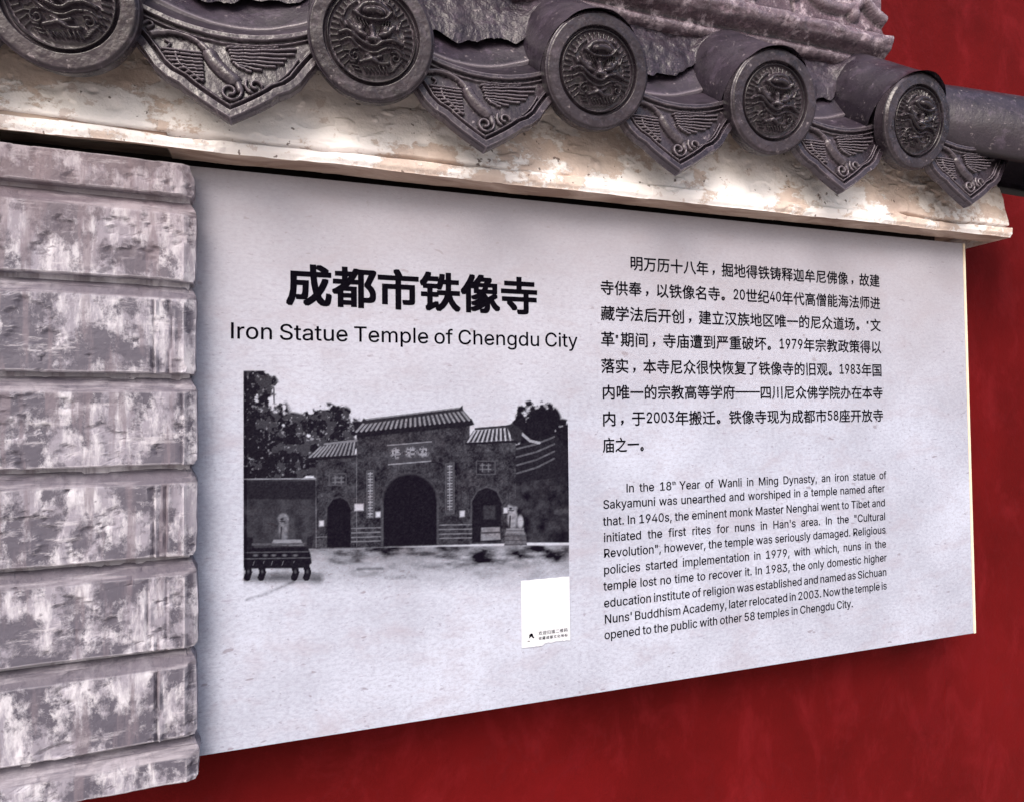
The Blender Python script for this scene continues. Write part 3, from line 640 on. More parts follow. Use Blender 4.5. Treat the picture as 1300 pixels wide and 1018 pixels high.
CL = [('明万历十八年，掘地得铁铸释迦牟尼佛像，故建', .6709, 1.2211, .7100), ('寺供奉，以铁像名寺。20世纪40年代高僧能海法师进', .6147, 1.2210, .6660),
      ('藏学法后开创，建立汉族地区唯一的尼众道场。“文', .6147, 1.2210, .6228), ('革”期间，寺庙遭到严重破坏。1979年宗教政策得以', .6140, 1.2212, .5797),
      ('落实，本寺尼众很快恢复了铁像寺的旧观。1983年国', .6138, 1.2214, .5349), ('内唯一的宗教高等学府——四川尼众佛学院办在本寺', .6145, 1.2220, .4911),
      ('内，于2003年搬迁。铁像寺现为成都市58座开放寺', .6143, 1.2219, .4472), ('庙之一。', .6145, .7050, .4035)]
t = Ink()
for s_, a, b_, z in CL: cjk_line(t, s_, a, b_, z, .0262, med)
t.build('chinese_text')
EL = [('In the 18 Year of Wanli in Ming Dynasty, an iron statue of', .6556, 1.2212, .3238), ('Sakyamuni was unearthed and worshiped in a temple named after', .6127, 1.2214, .2986),
      ('that. In 1940s, the eminent monk Master Nenghai went to Tibet and', .6123, 1.2218, .2708), ("initiated the first rites for nuns in Han's area. In the \"Cultural", .6128, 1.2215, .2441),
      ('Revolution", however, the temple was seriously damaged. Religious', .6123, 1.2213, .2184), ('policies started implementation in 1979, with which, nuns in the', .6119, 1.2216, .1912),
      ('temple lost no time to recover it. In 1983, the only domestic higher', .6115, 1.2220, .1646), ('education institute of religion was established and named as Sichuan', .6115, 1.2211, .1369),
      ("Nuns' Buddhism Academy, later relocated in 2003. Now the temple is", .6119, 1.2208, .1105), ('opened to the public with other 58 temples in Chengdu City.', .6115, 1.1361, .0848)]
t = Ink()
KX = min((b_ - a) / (sum(latin_width(w_, 1) for w_ in s_.split(' ')) + .11 * (len(s_.split(' ')) - 1)) for s_, a, b_, z in EL)
for k, (s_, a, b_, z) in enumerate(EL):
    words = s_.split(' ')
    if k == 0:
        # the superscript "th" is squeezed in after the number
        nat = sum(latin_width(w_, 1) for w_ in words); gap = (b_ - a - nat * KX) / (len(words) - 1); x = a
        for wd in words:
            x = latin(t, wd, x, z, KX, .0142 / .509, reg)
            if wd == '18': x = latin(t, 'th', x + .0005, z + .0085, KX * .45, .0062 / .509, reg) - gap * .35
            x += gap
    elif k == 9: latin_just(t, s_, a, b_, z, .0142, reg)
    else: latin_just(t, s_, a, b_, z, .0142, reg, True, KX)
t.build('english_text')

# ---- small paper sticker stuck over the corner of the print (its square code left out)
sx0, sx1, sz0, sz1 = .4675, .5505, .0915, .1935
n = 24
top = [(sx0 + (sx1 - sx0) * i / n, -.0016, sz1 + (.0003 * math.sin(i))) for i in range(n + 1)]
bot = [(sx0 + (sx1 - sx0) * i / n, -.0016, sz0 - .0030 * (i / n < .45) * 1 + random.uniform(-.0006, .0012) * (i / n > .2)) for i in range(n + 1)]
vs = top + bot + [(x, -.0003, z) for x, y, z in top] + [(x, -.0003, z) for x, y, z in bot]
m_ = n + 1
fs = [(i, i + 1, m_ + i + 1, m_ + i) for i in range(n)] + [(m_ + i, m_ + i + 1, 3 * m_ + i + 1, 3 * m_ + i) for i in range(n)] + \
     [(i + 1, i, 2 * m_ + i, 2 * m_ + i + 1) for i in range(n)] + [(0, m_, 3 * m_, 2 * m_), (n, 2 * m_ + n, 3 * m_ + n, m_ + n)]
st = obj('paper_sticker', mesh('paper_sticker', vs, fs, M_STICK), board)
st['label'] = 'small white paper sticker with two caption lines at the bottom'
t = Ink()
def stick(s_, x, z, size, pitch):
    for ch in s_:
        v_, f_, adv = glyph(ch); t.add(v_, f_, x, z, size, size, ((0, 0), (.0003, .0001))); x += pitch
stick('欢迎扫描二维码', .4955, .1060, .0066, .0073)
stick('收藏成都文化地标', .4955, .0982, .0056, .0064)
hx, hz = .4830, .1040
t.add(np.array([(-3, 4), (0, 6), (3, 5), (4, 1), (6, -2), (3, -2), (1, 1), (-1, 0), (-4, -2), (-3, 1)]) * .001, [(0, 1, 2, 3, 6, 7, 9), (3, 4, 5, 6), (7, 8, 9)], hx, hz, 1, 1)
t.add(np.array([(-6, -5), (-2, -5.5), (-2, -6.7), (-6, -6.2)]) * .001, [(0, 1, 2, 3)], hx, hz, 1, 1)
me = mesh('caption', [(x, y - .0015, z) for x, y, z in t.v], t.f, M_INK)
obj('caption', me, st)

# ------------------------------------------------------------------ grey stone pier at the left
PJ = [-.013, .0440, .1590, .2770, .3950, .5130, .6340, .7460, .7900]
pier = thing('stone_pier', 'worn grey stone pier of stacked courses at the left edge of the board', 'pier', (.0045, -.040, 0), math.radians(3.5))
def stone(x0, x1, z0, z1, seed, left_bevel, right_bevel, top=True, depth=.052, seam=None):
    nx = max(10, int((x1 - x0) / .0035)); nz = max(14, int((z1 - z0) / .0016))
    xs = np.linspace(x0, x1, nx); zs = np.linspace(z0, z1, nz)
    X, Z = np.meshgrid(xs, zs)
    bt = .023; bd = .015
    wob = .003 * (fbm(X * 22, Z * 5, seed, 3) - .5)
    y = np.zeros_like(X)
    if top:
        y = np.maximum(y, bd * np.clip((Z + wob - (z1 - bt)) / (bt - .004), 0, 1))
        y = np.maximum(y, .032 * sstep(z1 - .0055, z1 - .001, Z))
        y -= .0032 * np.exp(-((Z - (z1 - bt - .0012) + wob) / .0015) ** 2) * sstep(.36, .46, fbm(X * 12, Z * 0, seed + 8, 3))
        y -= .0020 * np.exp(-((Z - (z1 - .010) + wob) / .0012) ** 2) * sstep(.48, .55, fbm(X * 9, Z * 0, seed + 18, 3))      # small bead where the chamfer starts
    y = np.maximum(y, .0015 * sstep(z0 + .0015, z0, Z))
    for bev, e, sg in ((left_bevel, x0, 1), (right_bevel, x1, -1)):
        if bev:
            dd = sg * (X - e) + .002 * (fbm(X * 8, Z * 30, seed + 5, 3) - .5)
            y = np.maximum(y, bev * np.clip((.012 - dd) / .010, 0, 1)) - .0022 * np.exp(-((dd - .0135) / .0018) ** 2) * sstep(z1 - bt, z1 - bt - .006, Z) - .0014 * np.exp(-((dd - .003) / .0014) ** 2)
    y += .0020 * (fbm(X * 9, Z * 9, seed + 2, 4) - .5) + .0018 * (fbm(X * 45, Z * 45, seed + 3, 4) - .5)
    chip = .0022 * sstep(.64, .655, fbm(X * 42, Z * 36, seed + 7, 5)) + .0006 * sstep(.60, .62, fbm(X * 16, Z * 9, seed + 13, 5))
    y += chip
    if seam is not None:
        for sx_, am in seam:
            sd_ = X - sx_ - .0022 * (fbm(Z * 40, Z * 0 + seed, seed + 4, 3) - .5) * 2
            lo = sstep(z1 - bt, z1 - bt - .004, Z)
            y -= am * .0034 * np.exp(-(sd_ / .0017) ** 2) * lo; y += am * .0040 * np.exp(-((sd_ + .0038) / .0018) ** 2) * lo
    # irregular silhouette of the edges
    Xo = X + (.0018 * (fbm(Z * 28 + 3, X * 0 + seed, seed + 9, 3) - .5) * (np.abs(X - x1) < .01) * 2)
    if right_bevel:
        notch = .0065 * sstep(z1 - .020, z1 - .002, Z) + .003 * sstep(z0 + .006, z0, Z)
        Xo = Xo - notch * sstep(x1 - .02, x1, X)
    Zo = Z + .0016 * (fbm(X * 20, Z * 0 + seed, seed + 11, 3) - .5) * sstep(z0 + .01, z0, Z) * 2
    # side skirts back to the core
    Xf = np.concatenate([Xo[:, :1], Xo, Xo[:, -1:]], 1); Zf = np.concatenate([Zo[:, :1], Zo, Zo[:, -1:]], 1)
    Yf = np.concatenate([np.full((nz, 1), depth), y, np.full((nz, 1), depth)], 1)
    Xf = np.concatenate([Xf[:1], Xf, Xf[-1:]], 0); Zf = np.concatenate([Zf[:1], Zf, Zf[-1:]], 0)
    Yf = np.concatenate([np.full((1, nx + 2), depth), Yf, np.full((1, nx + 2), depth)], 0)
    me = grid_mesh('brick', Xf, Yf, Zf, M_STONE, hard=38)
    band = sstep(z1 - bt - .001, z1 - bt + .0015, Zf + .003 * (fbm(Xf * 14, Zf * 0, seed + 21, 3) - .5)) if top else np.zeros_like(Zf)
    at_ = me.attributes.new('chamfer_tone', 'FLOAT', 'POINT'); at_.data.foreach_set('value', band.ravel().astype(np.float32))
    return me
seams = [-.018, -.020, -.045, -.012, -.040, -.034, -.034, -.030]
xe = [.004, .0015, .0015, .0005, .001, .0, .0, -.001]
for i in range(8):
    z0, z1 = PJ[i] + .0004, PJ[i + 1] - .0020
    k = 7 - i                                     # counted from the top
    s_ = seams[k] - .012
    last = (i == 7)
    sm = {0: [], 1: [], 2: [(-.045, 1), (-.026, .9)], 3: [(-.012, .6)], 4: [(-.046, 1), (-.030, 1)], 5: [(-.050, .9), (-.030, .5)], 6: [(-.040, 1.1)], 7: []}[k]
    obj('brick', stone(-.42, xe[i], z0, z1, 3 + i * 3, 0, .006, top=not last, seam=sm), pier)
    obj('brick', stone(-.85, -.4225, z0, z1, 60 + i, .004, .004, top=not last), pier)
core = obj('pier_core', box_mesh('pier_core', -.84, -.008, .016, .139, PJ[0] + .003, PJ[-1] - .002, M_STONE), pier)

# ------------------------------------------------------------------ plaster ledge
ledge = thing('plaster_ledge', 'flaking cream plaster ledge running under the clay roof tiles', 'ledge')
LX0, LX1 = -.90, 1.519
nx, nz = 1100, 120
X, Zt = np.meshgrid(np.linspace(LX0, LX1, nx), np.linspace(0, 1, nz))
z_lo = .806 + .0035 * (fbm(X * 6, X * 0, 2, 4) - .5)
Z = z_lo + Zt * (.965 - .806)
y = np.full(X.shape, -.052)
zc = .8275 + .014 * (fbm(X * 5, X * 0 + 3, 4, 5) - .5)               # crack where the lip has parted from the fill
wc = .0018 + .0026 * np.clip(fbm(X * 9, X * 0, 8, 3) - .35, 0, 1)
crk = np.exp(-((Z - zc) / wc) ** 2) * sstep(.40, .52, fbm(X * 3.5, X * 0 + 9, 12, 4))
y += .006 * sstep(-.003, .003, Z - zc)                       # fill sits slightly behind the lip
y += .024 * crk
y += .020 * np.clip((Z - .835) / .10, 0, 1)                   # fill leans back towards the tiles
y += .006 * (fbm(X * 10, Z * 14, 20, 5) - .5) + .004 * (fbm(X * 38, Z * 45, 26, 4) - .5)
flake = sstep(.52, .545, fbm(X * 11, Z * 20, 14, 5)); y += .0022 * flake
y += .004 * sstep(.008, 0, Z - z_lo)                          # worn arris
# lumps and holes
for _ in range(26):
    cx, cz, r_ = random.uniform(-.3, 1.5), random.uniform(.83, .90), random.uniform(.004, .012)
    y += random.choice((.003, .004, -.003)) * np.exp(-((X - cx) ** 2 + (1.5 * (Z - cz)) ** 2) / r_ ** 2)
obj('front_face', grid_mesh('front_face', X, y, Z, M_PLASTER), ledge)
obj('gap_shade_strip', box_mesh('gap_shade_strip', LX0, LX1 - .06, .070, .0996, .800, .90, M_DARK), ledge)  # added dark strip, makes the gap above the board read as shade
# soffit
X2, T = np.meshgrid(np.linspace(LX0, LX1, nx), np.linspace(0, 1, 90))
y0 = y[0][None, :] * np.ones_like(T)
Y2 = y0 + (.0996 - y0) * T
void = np.where(X2 < -.03, -.041, -.006)
void = void + .002 * (fbm(X2 * 9, X2 * 0, 71, 4) - .5)
Z2 = z_lo[0][None, :] + .028 * sstep(0, .0015, Y2 - void) + .003 * (fbm(X2 * 14, Y2 * 40, 33, 4) - .5) * sstep(0, .15, T)
obj('underside', grid_mesh('underside', X2, Y2, Z2, M_SOFFIT), ledge)
Ye, Ze = np.meshgrid(np.linspace(0, 1, 12), Z[:, -1])
Yend = y[:, -1][:, None] + (.0996 - y[:, -1][:, None]) * Ye
Xend = LX1 + .003 * (fbm(Yend * 40, Ze * 30, 40, 4) - .5) * sstep(0, .1, Ye)
obj('end_face', grid_mesh('end_face', Xend, Yend, Ze, M_PLASTER), ledge)

# ------------------------------------------------------------------ clay tile roof
roof_t = thing('tiled_coping', 'dark grey clay tile coping with dragon end caps and crane drip tiles above the board', 'tiled roof')
SL = math.radians(38); cS, sS = math.cos(SL), math.sin(SL)
RC = .0825                                   # cap radius

# relief helpers: strokes rasterised on a height map
def strokes_h(GX, GZ, strokes):
    h = np.zeros(GX.shape)
    for pts, wd, amp in strokes:
        pts = np.asarray(pts, float)
        x0, z0 = pts.min(0) - wd; x1, z1 = pts.max(0) + wd
        msk = (GX > x0) & (GX < x1) & (GZ > z0) & (GZ < z1)
        if not msk.any(): continue
        gx_, gz_ = GX[msk], GZ[msk]; best = np.full(gx_.shape, 1e9)
        for (a, b_), (c_, d_) in zip(pts[:-1], pts[1:]):
            dx, dz = c_ - a, d_ - b_
            tt = np.clip(((gx_ - a) * dx + (gz_ - b_) * dz) / (dx * dx + dz * dz + 1e-12), 0, 1)
            best = np.minimum(best, np.hypot(gx_ - a - tt * dx, gz_ - b_ - tt * dz))
        v_ = amp * np.sqrt(np.clip(1 - (best / wd) ** 2, 0, 1))
        h[msk] = np.maximum(h[msk], v_)
    return h
def smooth_pts(pts, n=6):
    pts = [np.array(p, float) for p in pts]; out = []
    P = [pts[0]] + pts + [pts[-1]]
    for i in range(1, len(P) - 2):
        for k in range(n):
            t_ = k / n
            a, b_, c_, d_ = P[i - 1], P[i], P[i + 1], P[i + 2]
            out.append(.5 * ((2 * b_) + (-a + c_) * t_ + (2 * a - 5 * b_ + 4 * c_ - d_) * t_ ** 2 + (-a + 3 * b_ - 3 * c_ + d_) * t_ ** 3))
    out.append(pts[-1]); return out
def spiral(cx, cz, r0, r1, a0, turns, n=26):
    return [(cx + (r0 + (r1 - r0) * i / n) * math.cos(a0 + turns * 2 * math.pi * i / n), cz + (r0 + (r1 - r0) * i / n) * math.sin(a0 + turns * 2 * math.pi * i / n)) for i in range(n + 1)]

# --- end cap with coiled dragon
nr_, na_ = 118, 300
Rr = np.linspace(0, 1, nr_) ** .85
RR, AA = np.meshgrid(Rr, np.linspace(0, 2 * math.pi, na_ + 1), indexing='ij')
GX, GZ = RR * np.cos(AA), RR * np.sin(AA)
d_st = []
for k in range(-2, 15):                        # milled teeth round the field
    a = math.radians(-25 + k * 8.5)
    for s_ in (1, -1):
        d_st.append(([(s_ * .53 * math.cos(a), .53 * math.sin(a)), (s_ * .63 * math.cos(a), .63 * math.sin(a))], .024, .06))
def st(pts, wd, amp): d_st.append((smooth_pts(pts), wd, amp))
st([(-.20, .36), (-.05, .47), (.15, .46), (.30, .33)], .065, .11)          # crown
st([(-.26, .34), (-.12, .25), (.05, .22), (.22, .24), (.33, .33)], .04, .13)
st([(-.05, .36), (.10, .37), (.18, .34)], .07, .13)
for k in range(4): st([(-.24 + k * .05, .26 - .02 * k), (-.20 + k * .05, .15 - .01 * k)], .018, .10)
for k in range(4): st([(.20 + k * .04, .22), (.17 + k * .045, .13)], .016, .09)
st([(-.36, .20), (-.22, .06), (-.10, .0)], .055, .09)                       # brow left
st([(.36, .14), (.24, .04), (.12, .0)], .055, .09)
st([(-.22, .10), (-.20, .09)], .10, .09); st([(.22, .08), (.24, .08)], .10, .09)
st([(.0, .12), (.02, -.02)], .06, .12); st([(-.06, -.06), (.10, -.07)], .055, .13)   # snout
st([(-.50, .03), (-.38, .06), (-.26, -.03), (-.12, -.13), (.02, -.17), (.16, -.10), (.32, -.08), (.46, -.14)], .042, .12)
st([(-.50, -.09), (-.36, -.05), (-.26, -.14), (-.12, -.24), (.04, -.26), (.20, -.20), (.36, -.20), (.47, -.27)], .034, .10)
d_st.append((spiral(-.30, -.30, .10, .02, 1.2, 1.3), .026, .09)); d_st.append((spiral(.34, -.33, .09, .02, 2.2, -1.2), .026, .09))
st([(-.22, -.40), (-.05, -.36), (.08, -.42), (.22, -.42)], .045, .11)
st([(-.12, -.30), (.0, -.34), (.12, -.31)], .04, .10)
for k in range(7): st([(-.18 + k * .06, -.47 - .02 * math.sin(k)), (-.14 + k * .06, -.55)], .02, .09)
for k in range(6): st([(-.46 + k * .03, -.22 - k * .055), (-.38 + k * .03, -.22 - k * .06)], .018, .07)
for k in range(6): st([(.46 - k * .03, -.36 - k * .03), (.36 - k * .02, -.38 - k * .03)], .018, .07)
st([(-.42, .30), (-.34, .42), (-.22, .50)], .03, .07); st([(.40, .30), (.36, .42), (.24, .50)], .03, .07)
st([(-.40, .14), (-.46, .22)], .04, .08); st([(.42, .10), (.47, .20)], .04, .08)
H = strokes_h(GX, GZ, d_st)
prof = np.zeros_like(RR)
prof += .10 * sstep(.735, .760, RR)                        # flat rim
prof -= .035 * sstep(.93, 1.0, RR) ** 2 * 1.5
prof += .09 * np.exp(-((RR - .69) / .018) ** 2)            # thin ring
prof -= .05 * np.exp(-((RR - .728) / .012) ** 2)
prof += 1.35 * H * (RR < .70) + .02 * (RR < .66) * (fbm(GX * 9 + 20, GZ * 9 + 20, 3, 4) - .5) * 2
prof += .03 * np.sqrt(np.clip(1 - (RR / .62) ** 2, 0, 1))
prof += .012 * (fbm(GX * 6 + 9, GZ * 6 + 9, 6, 4) - .5) * 2
capX, capZ, capY = GX * RC, GZ * RC, -prof * RC * .95
# turn the rim back into a skirt
sk = [(1.0, .02), (1.003, .12), (.985, .22)]
for r_, yy in sk:
    capX = np.vstack([capX, (RC * r_ * np.cos(AA[0]))[None]]); capZ = np.vstack([capZ, (RC * r_ * np.sin(AA[0]))[None]]); capY = np.vstack([capY, np.full((1, na_ + 1), yy * RC)])
cap_me = grid_mesh('end_cap', capX, capY, capZ, M_TILE2)

# --- barrel tile: half round shell running up the slope
def barrel(length, r=.077, th=.013):
    na, nl = 40, 26
    A, L_ = np.meshgrid(np.linspace(math.radians(-38), math.radians(218), na), np.linspace(0, 1, nl))
    rr = r + .0035 * sstep(.07, .0, L_) + .0015 * (fbm(A * 3 + 5, L_ * 5, 21, 4) - .5) * 2
    Xb, Zb, Yb = rr * np.cos(A), rr * np.sin(A), L_ * length + .006
    Xi, Zi = (r - th) * np.cos(A), (r - th) * np.sin(A)
    Xb = np.concatenate([Xb, Xi[:, ::-1], Xb[:, :1]], 1); Zb = np.concatenate([Zb, Zi[:, ::-1], Zb[:, :1]], 1); Yb = np.concatenate([Yb, Yb[:, ::-1], Yb[:, :1]], 1)
    return grid_mesh('barrel_tile', Xb, Yb, Zb, M_TILE)
bar_me = barrel(.185)
# --- trough of the drip tile and its pendant apron
HW = .120
def lip_z(x): return -.030 + 2.3 * x * x
def trough_mesh(name, s0, s1, lift, mat, th=.012, rough=.0):
    nxx, nss = 46, 26
    Xa, Sa = np.meshgrid(np.linspace(-HW - .022, HW + .022, nxx), np.linspace(s0, s1, nss))
    s_edge = rough * (fbm(Xa * 30 + 4, Xa * 0, 44, 4) - .5) * 2
    Sa = Sa + s_edge * sstep(s0 + .02, s0, Sa)
    zt = lip_z(np.clip(Xa, -.115, .115)) + lift + rough * .3 * (fbm(Xa * 40, Sa * 40, 46, 4) - .5)
    # offset along the slope direction (y,z)=(cos,sin); thickness along its normal
    Yt, Zt_ = Sa * cS, zt + Sa * sS
    Yb, Zb = Yt + th * sS, Zt_ - th * cS
    Xc = np.concatenate([Xa[:1], Xa], 0); Yc = np.concatenate([Yb[:1], Yt], 0); Zc = np.concatenate([Zb[:1], Zt_], 0)
    Xc = np.concatenate([Xa[::-1], Xc], 0); Yc = np.concatenate([Yb[::-1], Yc], 0); Zc = np.concatenate([Zb[::-1], Zc], 0)
    return grid_mesh(name, Xc, Yc, Zc, mat)
tro_me = trough_mesh('drip_tile', 0, .170, 0, M_TILE)

op = np.array([(0, -.150), (.018, -.139), (.035, -.128), (.050, -.117), (.058, -.110), (.072, -.103), (.086, -.090), (.096, -.074), (.104, -.063), (.114, -.050), (.122, -.034), (.128, -.018)])
nxx, ntt = 260, 150
Xa, Ta = np.meshgrid(np.linspace(-.126, .126, nxx), np.linspace(0, 1, ntt))
zb = np.interp(np.abs(Xa), op[:, 0], op[:, 1])
zt = np.maximum(lip_z(np.clip(Xa, -.115, .115)) - .002, zb + .003)
Za = zb + (zt - zb) * Ta
# true distance to the lower outline
ol = np.concatenate([np.stack([-op[::-1, 0], op[::-1, 1]], 1), op[1:]])
dist = np.full(Xa.shape, 1e9)
for (a, b_), (c_, d_) in zip(ol[:-1], ol[1:]):
    dx, dz = c_ - a, d_ - b_
    tt = np.clip(((Xa - a) * dx + (Za - b_) * dz) / (dx * dx + dz * dz), 0, 1)
    dist = np.minimum(dist, np.hypot(Xa - a - tt * dx, Za - b_ - tt * dz))
h = .0052 * sstep(.0, .002, dist) * sstep(.0125, .010, dist)
h += .0042 * np.exp(-((dist - .0170) / .0017) ** 2)
h += .0015 * np.exp(-((dist - .0130) / .001) ** 2) * -1
dl = zt - Za                                             # bands below the trough lip
h += .0050 * sstep(.0075, .0055, dl) + .0034 * np.exp(-((dl - .0125) / .0018) ** 2)
c_st = []
def C(px, py): return ((px - 585) * 1.78e-4, -.150 + (885 - py) * 1.70e-4 + .14 * (px - 585) * 1.78e-4)
def cs(pts, wd, amp, sm=True):
    q_ = [C(*p) for p in pts]; c_st.append((smooth_pts(q_) if sm and len(q_) > 2 else q_, wd * 1.75e-4, amp))
cs([(5, 275), (60, 215), (110, 195)], 13, .004); cs([(60, 215), (120, 192), (165, 190)], 24, .0062)
cs([(120, 190), (210, 190), (300, 212), (380, 262), (440, 330), (475, 380)], 19, .0062); cs([(400, 280), (450, 345), (480, 400)], 28, .0062)
cs([(455, 360), (500, 440), (555, 510), (610, 560)], 52, .0078); cs([(590, 540), (640, 600), (650, 640)], 30, .006)
cs([(170, 245), (200, 270), (185, 300)], 8, .004); cs([(30, 120), (70, 95), (95, 130), (60, 150)], 9, .004)
nf = 9
for k in range(nf):                                       # left wing: rows of short barbs
    f_ = k / (nf - 1)
    root = np.array((410, 345)) * (1 - f_) + np.array((420, 560)) * f_
    tip = np.array((15, 300)) * (1 - f_) + np.array((250, 555)) * f_
    for a, b_ in ((0, .30), (.34, .58), (.62, .78), (.81, .97)):
        p_, q_ = tip + (root - tip) * a, tip + (root - tip) * b_
        cs([tuple(p_ + (0, 6 * math.sin(f_ * 3))), tuple(q_)], 10.5, .0042 + .0006 * (k % 2), False)
cs([(235, 345), (260, 430), (330, 500), (410, 575)], 8, .005)
cs([(240, 560), (330, 640), (420, 690), (480, 715)], 10, .0045); cs([(255, 600), (350, 680), (440, 725)], 8, .0035)
cs([(30, 400), (110, 480), (180, 560), (235, 610)], 7, .003)
rt = [(1040, 240), (1036, 300), (1025, 345), (965, 385), (945, 420), (890, 450), (795, 478), (725, 490)]
rr_ = [(570, 300), (585, 322), (590, 345), (600, 370), (600, 395), (610, 420), (625, 435), (640, 450)]
for (a, b_), (c_, d_) in zip(rt, rr_):
    p_, q_ = np.array((c_, d_), float), np.array((a, b_), float)
    for u0, u1 in ((0, .2), (.23, .45), (.48, 1.0)):
        m0, m1 = p_ + (q_ - p_) * u0, p_ + (q_ - p_) * u1
        cs([tuple(m0), tuple((m0 + m1) / 2 + (0, 5)), tuple(m1)], 11, .0042)
cs([(565, 300), (640, 285), (740, 295), (830, 290), (910, 282)], 9, .005)
q_ = spiral(0, 0, .0135, .003, .6, -1.35); o_ = C(588, 660); c_st.append(([(x + o_[0], z + o_[1]) for x, z in q_], .0021, .0055))
q_ = spiral(0, 0, .0125, .003, 2.6, 1.35); o_ = C(755, 615); c_st.append(([(x + o_[0], z + o_[1]) for x, z in q_], .0021, .0055))
cs([(650, 590), (670, 640), (655, 690)], 10, .0045); cs([(640, 560), (680, 610), (700, 650)], 9, .0045)
cs([(1050, 390), (1005, 470), (930, 555), (840, 605)], 9, .0045); cs([(1075, 410), (1030, 490), (950, 580), (860, 625)], 6, .003)
cs([(1140, 480), (1060, 570), (960, 620), (850, 700)], 8, .003)
hc_ = strokes_h(Xa, Za, c_st) * sstep(.018, .022, dist) * sstep(.013, .017, dl)
h += hc_ + .0006 * (fbm(Xa * 90 + 30, Za * 90 + 30, 50, 4) - .5) * 2
Ya = -h * 1.25
th = .011
Xs = np.concatenate([Xa[:1], Xa], 0); Ys = np.concatenate([Ya[:1] * 0 + th, Ya], 0); Zs = np.concatenate([Za[:1] + .001, Za], 0)
Xs = np.concatenate([Xs, Xa[-1:]], 0); Ys = np.concatenate([Ys, Ya[-1:] * 0 + th], 0); Zs = np.concatenate([Zs, Za[-1:]], 0)
up_me = trough_mesh('trough_tile', 0, .112, 0, M_TILE, .011, .0025)
apr_me = grid_mesh('drip_apron', Xs, Ys, Zs, M_TILE2, hard=65)

YC = -.100
caps = [(-.445, .957), (-.129, .953), (.226, .968), (.556, .974), (.876, .974), (1.189, .983)]
first = None
for k, (x, z) in enumerate(caps):
    b_ = obj('barrel_tile', bar_me, roof_t, (x, YC, z))
    b_.rotation_euler = (SL, random.uniform(-.02, .02), 0)
    c_ = obj('end_cap', cap_me, b_)
    # the cap is nearly upright though the barrel climbs
    c_.rotation_euler = (-SL + math.radians(12 + random.uniform(-2, 2)), random.uniform(-.12, .12), random.uniform(-.03, .03))
    c_.location = (0, -.018, 0)
drips = [(-.287, .969), (.049, .972), (.386, .974), (.704, .976), (1.031, .980), (1.338, .984)]
for k, (x, z) in enumerate(drips):
    d_ = obj('drip_tile', tro_me, roof_t, (x, -.080, z + .002))
    d_.rotation_euler = (0, random.uniform(-.02, .02), 0)
    u_o = obj('trough_tile', up_me, roof_t, (x, -.034, z + .046)); u_o.rotation_euler = (math.radians(23), 0, random.uniform(-.02, .02))
    a_ = obj('drip_apron', apr_me, d_, (0, -.004, 0)); a_.rotation_euler = (math.radians(-7 + random.uniform(-1.5, 1.5)), 0, 0)
# hip tile turning out at the right-hand end
hip_me = barrel(.42, .094)
hp = obj('hip_tile', hip_me, roof_t, (1.600, -.128, .944))
hp.rotation_euler = (math.radians(15), 0, math.radians(62))
hp['label'] = 'last barrel tile, turned outwards past the right end of the ledge'
hc2 = obj('end_cap', cap_me, hp); hc2.rotation_euler = (math.radians(-18), 0, 0); hc2.location = (0, -.008, 0)
# mortar bed under the tiles so nothing shows through
bed = obj('mortar_bed', box_mesh('mortar_bed', -.90, 1.505, -.026, .0996, .900, .985, M_PLASTER, .004), roof_t)

# --- ridge against the wall with its rough mortar apron
RX0, RX1 = -.90, 1.238
def tile_top(x):
    z = np.full(x.shape, -1e9)
    for cx, cz in caps:
        dx = np.abs(x - cx); z = np.maximum(z, np.where(dx < .079, cz + np.sqrt(np.clip(.079 ** 2 - dx ** 2, 0, 1)) / cS, -1e9))
    for cx, cz in drips:
        dx = np.clip(x - cx, -.115, .115); z = np.maximum(z, np.where(np.abs(x - cx) < .17, cz + lip_z(dx) + .004, -1e9))
    return z
nx, nt = 760, 34
Xm, Tm = np.meshgrid(np.linspace(RX0, RX1 + .01, nx), np.linspace(0, 1, nt))
base = tile_top(Xm)
kx_ = np.ones(9) / 9
base = np.apply_along_axis(lambda r: np.convolve(np.pad(r, 4, 'edge'), kx_, 'valid'), 1, base)
onb = np.zeros_like(Xm)
for cx, cz in caps: onb = np.maximum(onb, sstep(.095, .06, np.abs(Xm - cx)))
yf = -.016 + .004 * onb + .016 * (fbm(Xm * 14, Xm * 0 + 1, 3, 5) - .5) * 2
Ym = yf + (.008 - yf) * Tm
bs = base + (Ym + .085) * math.tan(SL)
end = base + (.008 + .085) * math.tan(SL)
rise = np.maximum(1.138 - end - .012, 0)
r0 = np.minimum((yf + .034) * (math.tan(math.radians(61)) - math.tan(SL)) + .014, rise) * (1 - onb)
Zm = bs + .010 * sstep(0, .12, Tm) - .008 * sstep(.06, 0, Tm) + r0 + (rise - r0) * Tm ** 1.1
rg = .75 + 0 * Tm
Zm += rg * (.013 * (fbm(Xm * 26, Ym * 50 + Zm * 20 + 9, 7, 5) - .5) + .008 * (fbm(Xm * 80, Zm * 90, 13, 4) - .5))
Ym = Ym - rg * (.012 * (fbm(Xm * 30 + 5, Zm * 34, 17, 5) - .5) + .006 * (fbm(Xm * 85, Zm * 100, 37, 4) - .5))
Zm = np.minimum(Zm, 1.150 + .01 * (fbm(Xm * 20, Ym * 30, 19, 3) - .5))
obj('mortar_apron', grid_mesh('mortar_apron', Xm, Ym, Zm, M_MORTAR), roof_t)

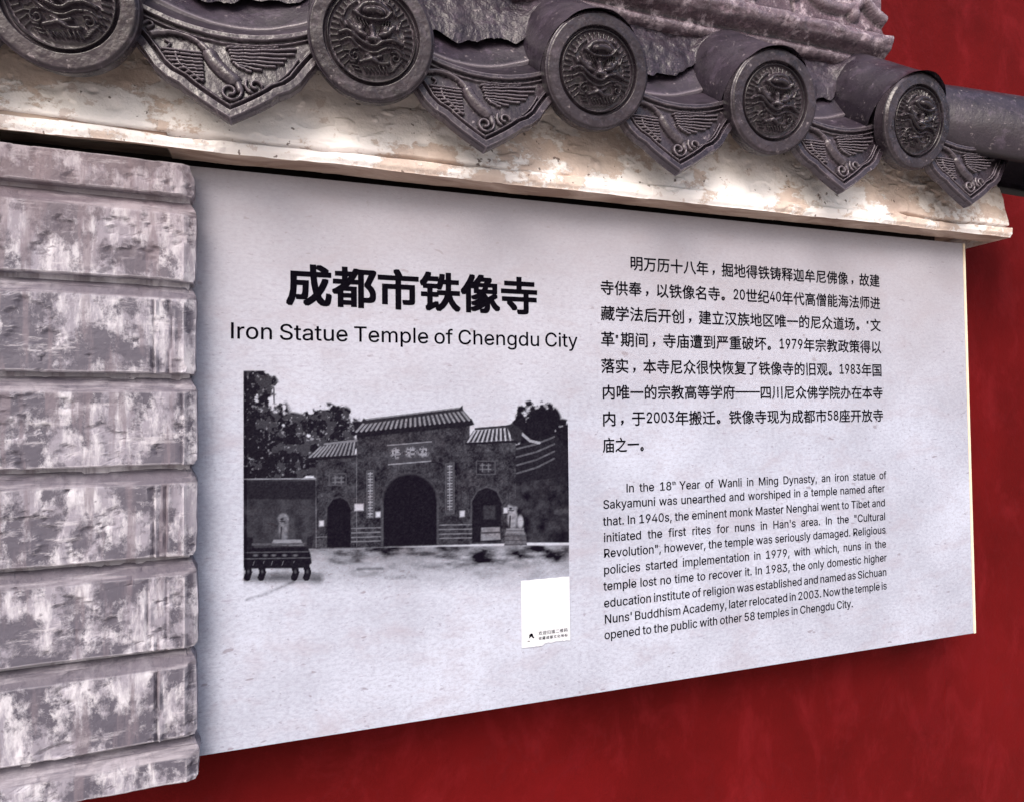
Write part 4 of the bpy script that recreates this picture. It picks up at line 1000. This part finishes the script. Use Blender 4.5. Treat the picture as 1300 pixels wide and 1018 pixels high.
prof_ = [(.010, 1.126), (-.004, 1.130), (-.010, 1.138), (-.006, 1.146), (-.014, 1.153), (-.028, 1.160), (-.034, 1.172), (-.030, 1.184), (-.016, 1.192), (-.008, 1.200), (-.006, 1.212), (-.005, 1.30), (-.005, 1.44), (-.014, 1.45), (-.022, 1.465), (-.014, 1.485), (.099, 1.49)]
pr = []
for (a, b_), (c_, d_) in zip(prof_[:-1], prof_[1:]):
    k = max(2, int(math.hypot(a - c_, b_ - d_) / .004))
    for i in range(k): pr.append((a + (c_ - a) * i / k, b_ + (d_ - b_) * i / k))
pr.append(prof_[-1]); pr = np.array(pr)
nx = 620
Xr, Ir = np.meshgrid(np.linspace(RX0, RX1, nx), np.arange(len(pr)))
Yr = pr[:, 0][:, None] + 0 * Xr; Zr = pr[:, 1][:, None] + 0 * Xr
rollm = np.exp(-((Zr - 1.175) / .022) ** 2)
Yr = Yr - .014 * (fbm(Xr * 24, Zr * 60, 5, 5) - .5) * rollm - .003 * (fbm(Xr * 12, Zr * 16, 25, 5) - .5) - .003 * (fbm(Xr * 60, Zr * 90, 35, 4) - .5) * rollm
Zr = Zr + .008 * (fbm(Xr * 5, Xr * 0, 45, 4) - .5)
# vine scroll and bosses in low relief, end curl at the right
v_st = []
def vs_(pts, wd, amp): v_st.append((smooth_pts(pts), wd, amp))
x_ = 1.12
while x_ > -.9:
    vs_([(x_ + .075, 1.262), (x_ + .03, 1.235), (x_ - .03, 1.232), (x_ - .075, 1.262), (x_ - .11, 1.30)], .011, .012)
    v_st.append((spiral(x_ - .01, 1.300, .045, .010, -.5, 1.3), .010, .011))
    v_st.append(([(x_ + .042, 1.225), (x_ + .043, 1.2255)], .014, .014)); v_st.append(([(x_ - .10, 1.240), (x_ - .099, 1.2405)], .013, .013))
    x_ -= .235
vs_([(1.155, 1.33), (1.175, 1.275), (1.205, 1.242), (1.236, 1.226)], .011, .016)
for sx_ in (1.02, .80, .50, .17, -.2):
    Yr += .006 * np.exp(-((Xr - sx_ - .003 * np.sin(Zr * 60)) / .0025) ** 2) * (Zr > 1.19)
Yr -= strokes_h(Xr, Zr, v_st) * (Zr > 1.205) * (Zr < 1.44)
ridge = obj('ridge', grid_mesh('ridge', Xr, Yr, Zr, M_RIDGE), roof_t)
ridge['label'] = 'pinkish grey plastered ridge with curling vine relief'
# closing end of the ridge and its rounded nose
Ze_ = Zr[:, -1]; Ye_ = Yr[:, -1]
Te, _i = np.meshgrid(np.linspace(0, 1, 10), np.arange(len(pr)))
Yq = Ye_[:, None] + (.0996 - Ye_[:, None]) * Te
bul = np.exp(-((Ze_ - 1.172) / .016) ** 2)[:, None]
Xq = RX1 + (.012 * bul + .002) * np.sin(np.clip(Te * 1.6, 0, 1) * math.pi / 2) + .002 * (fbm(Yq * 60, Ze_[:, None] * 60 + 0 * Te, 55, 3) - .5)
obj('ridge_end', grid_mesh('ridge_end', Xq, Yq, Ze_[:, None] + 0 * Te, M_RIDGE), ridge)
bpy.context.view_layer.update()
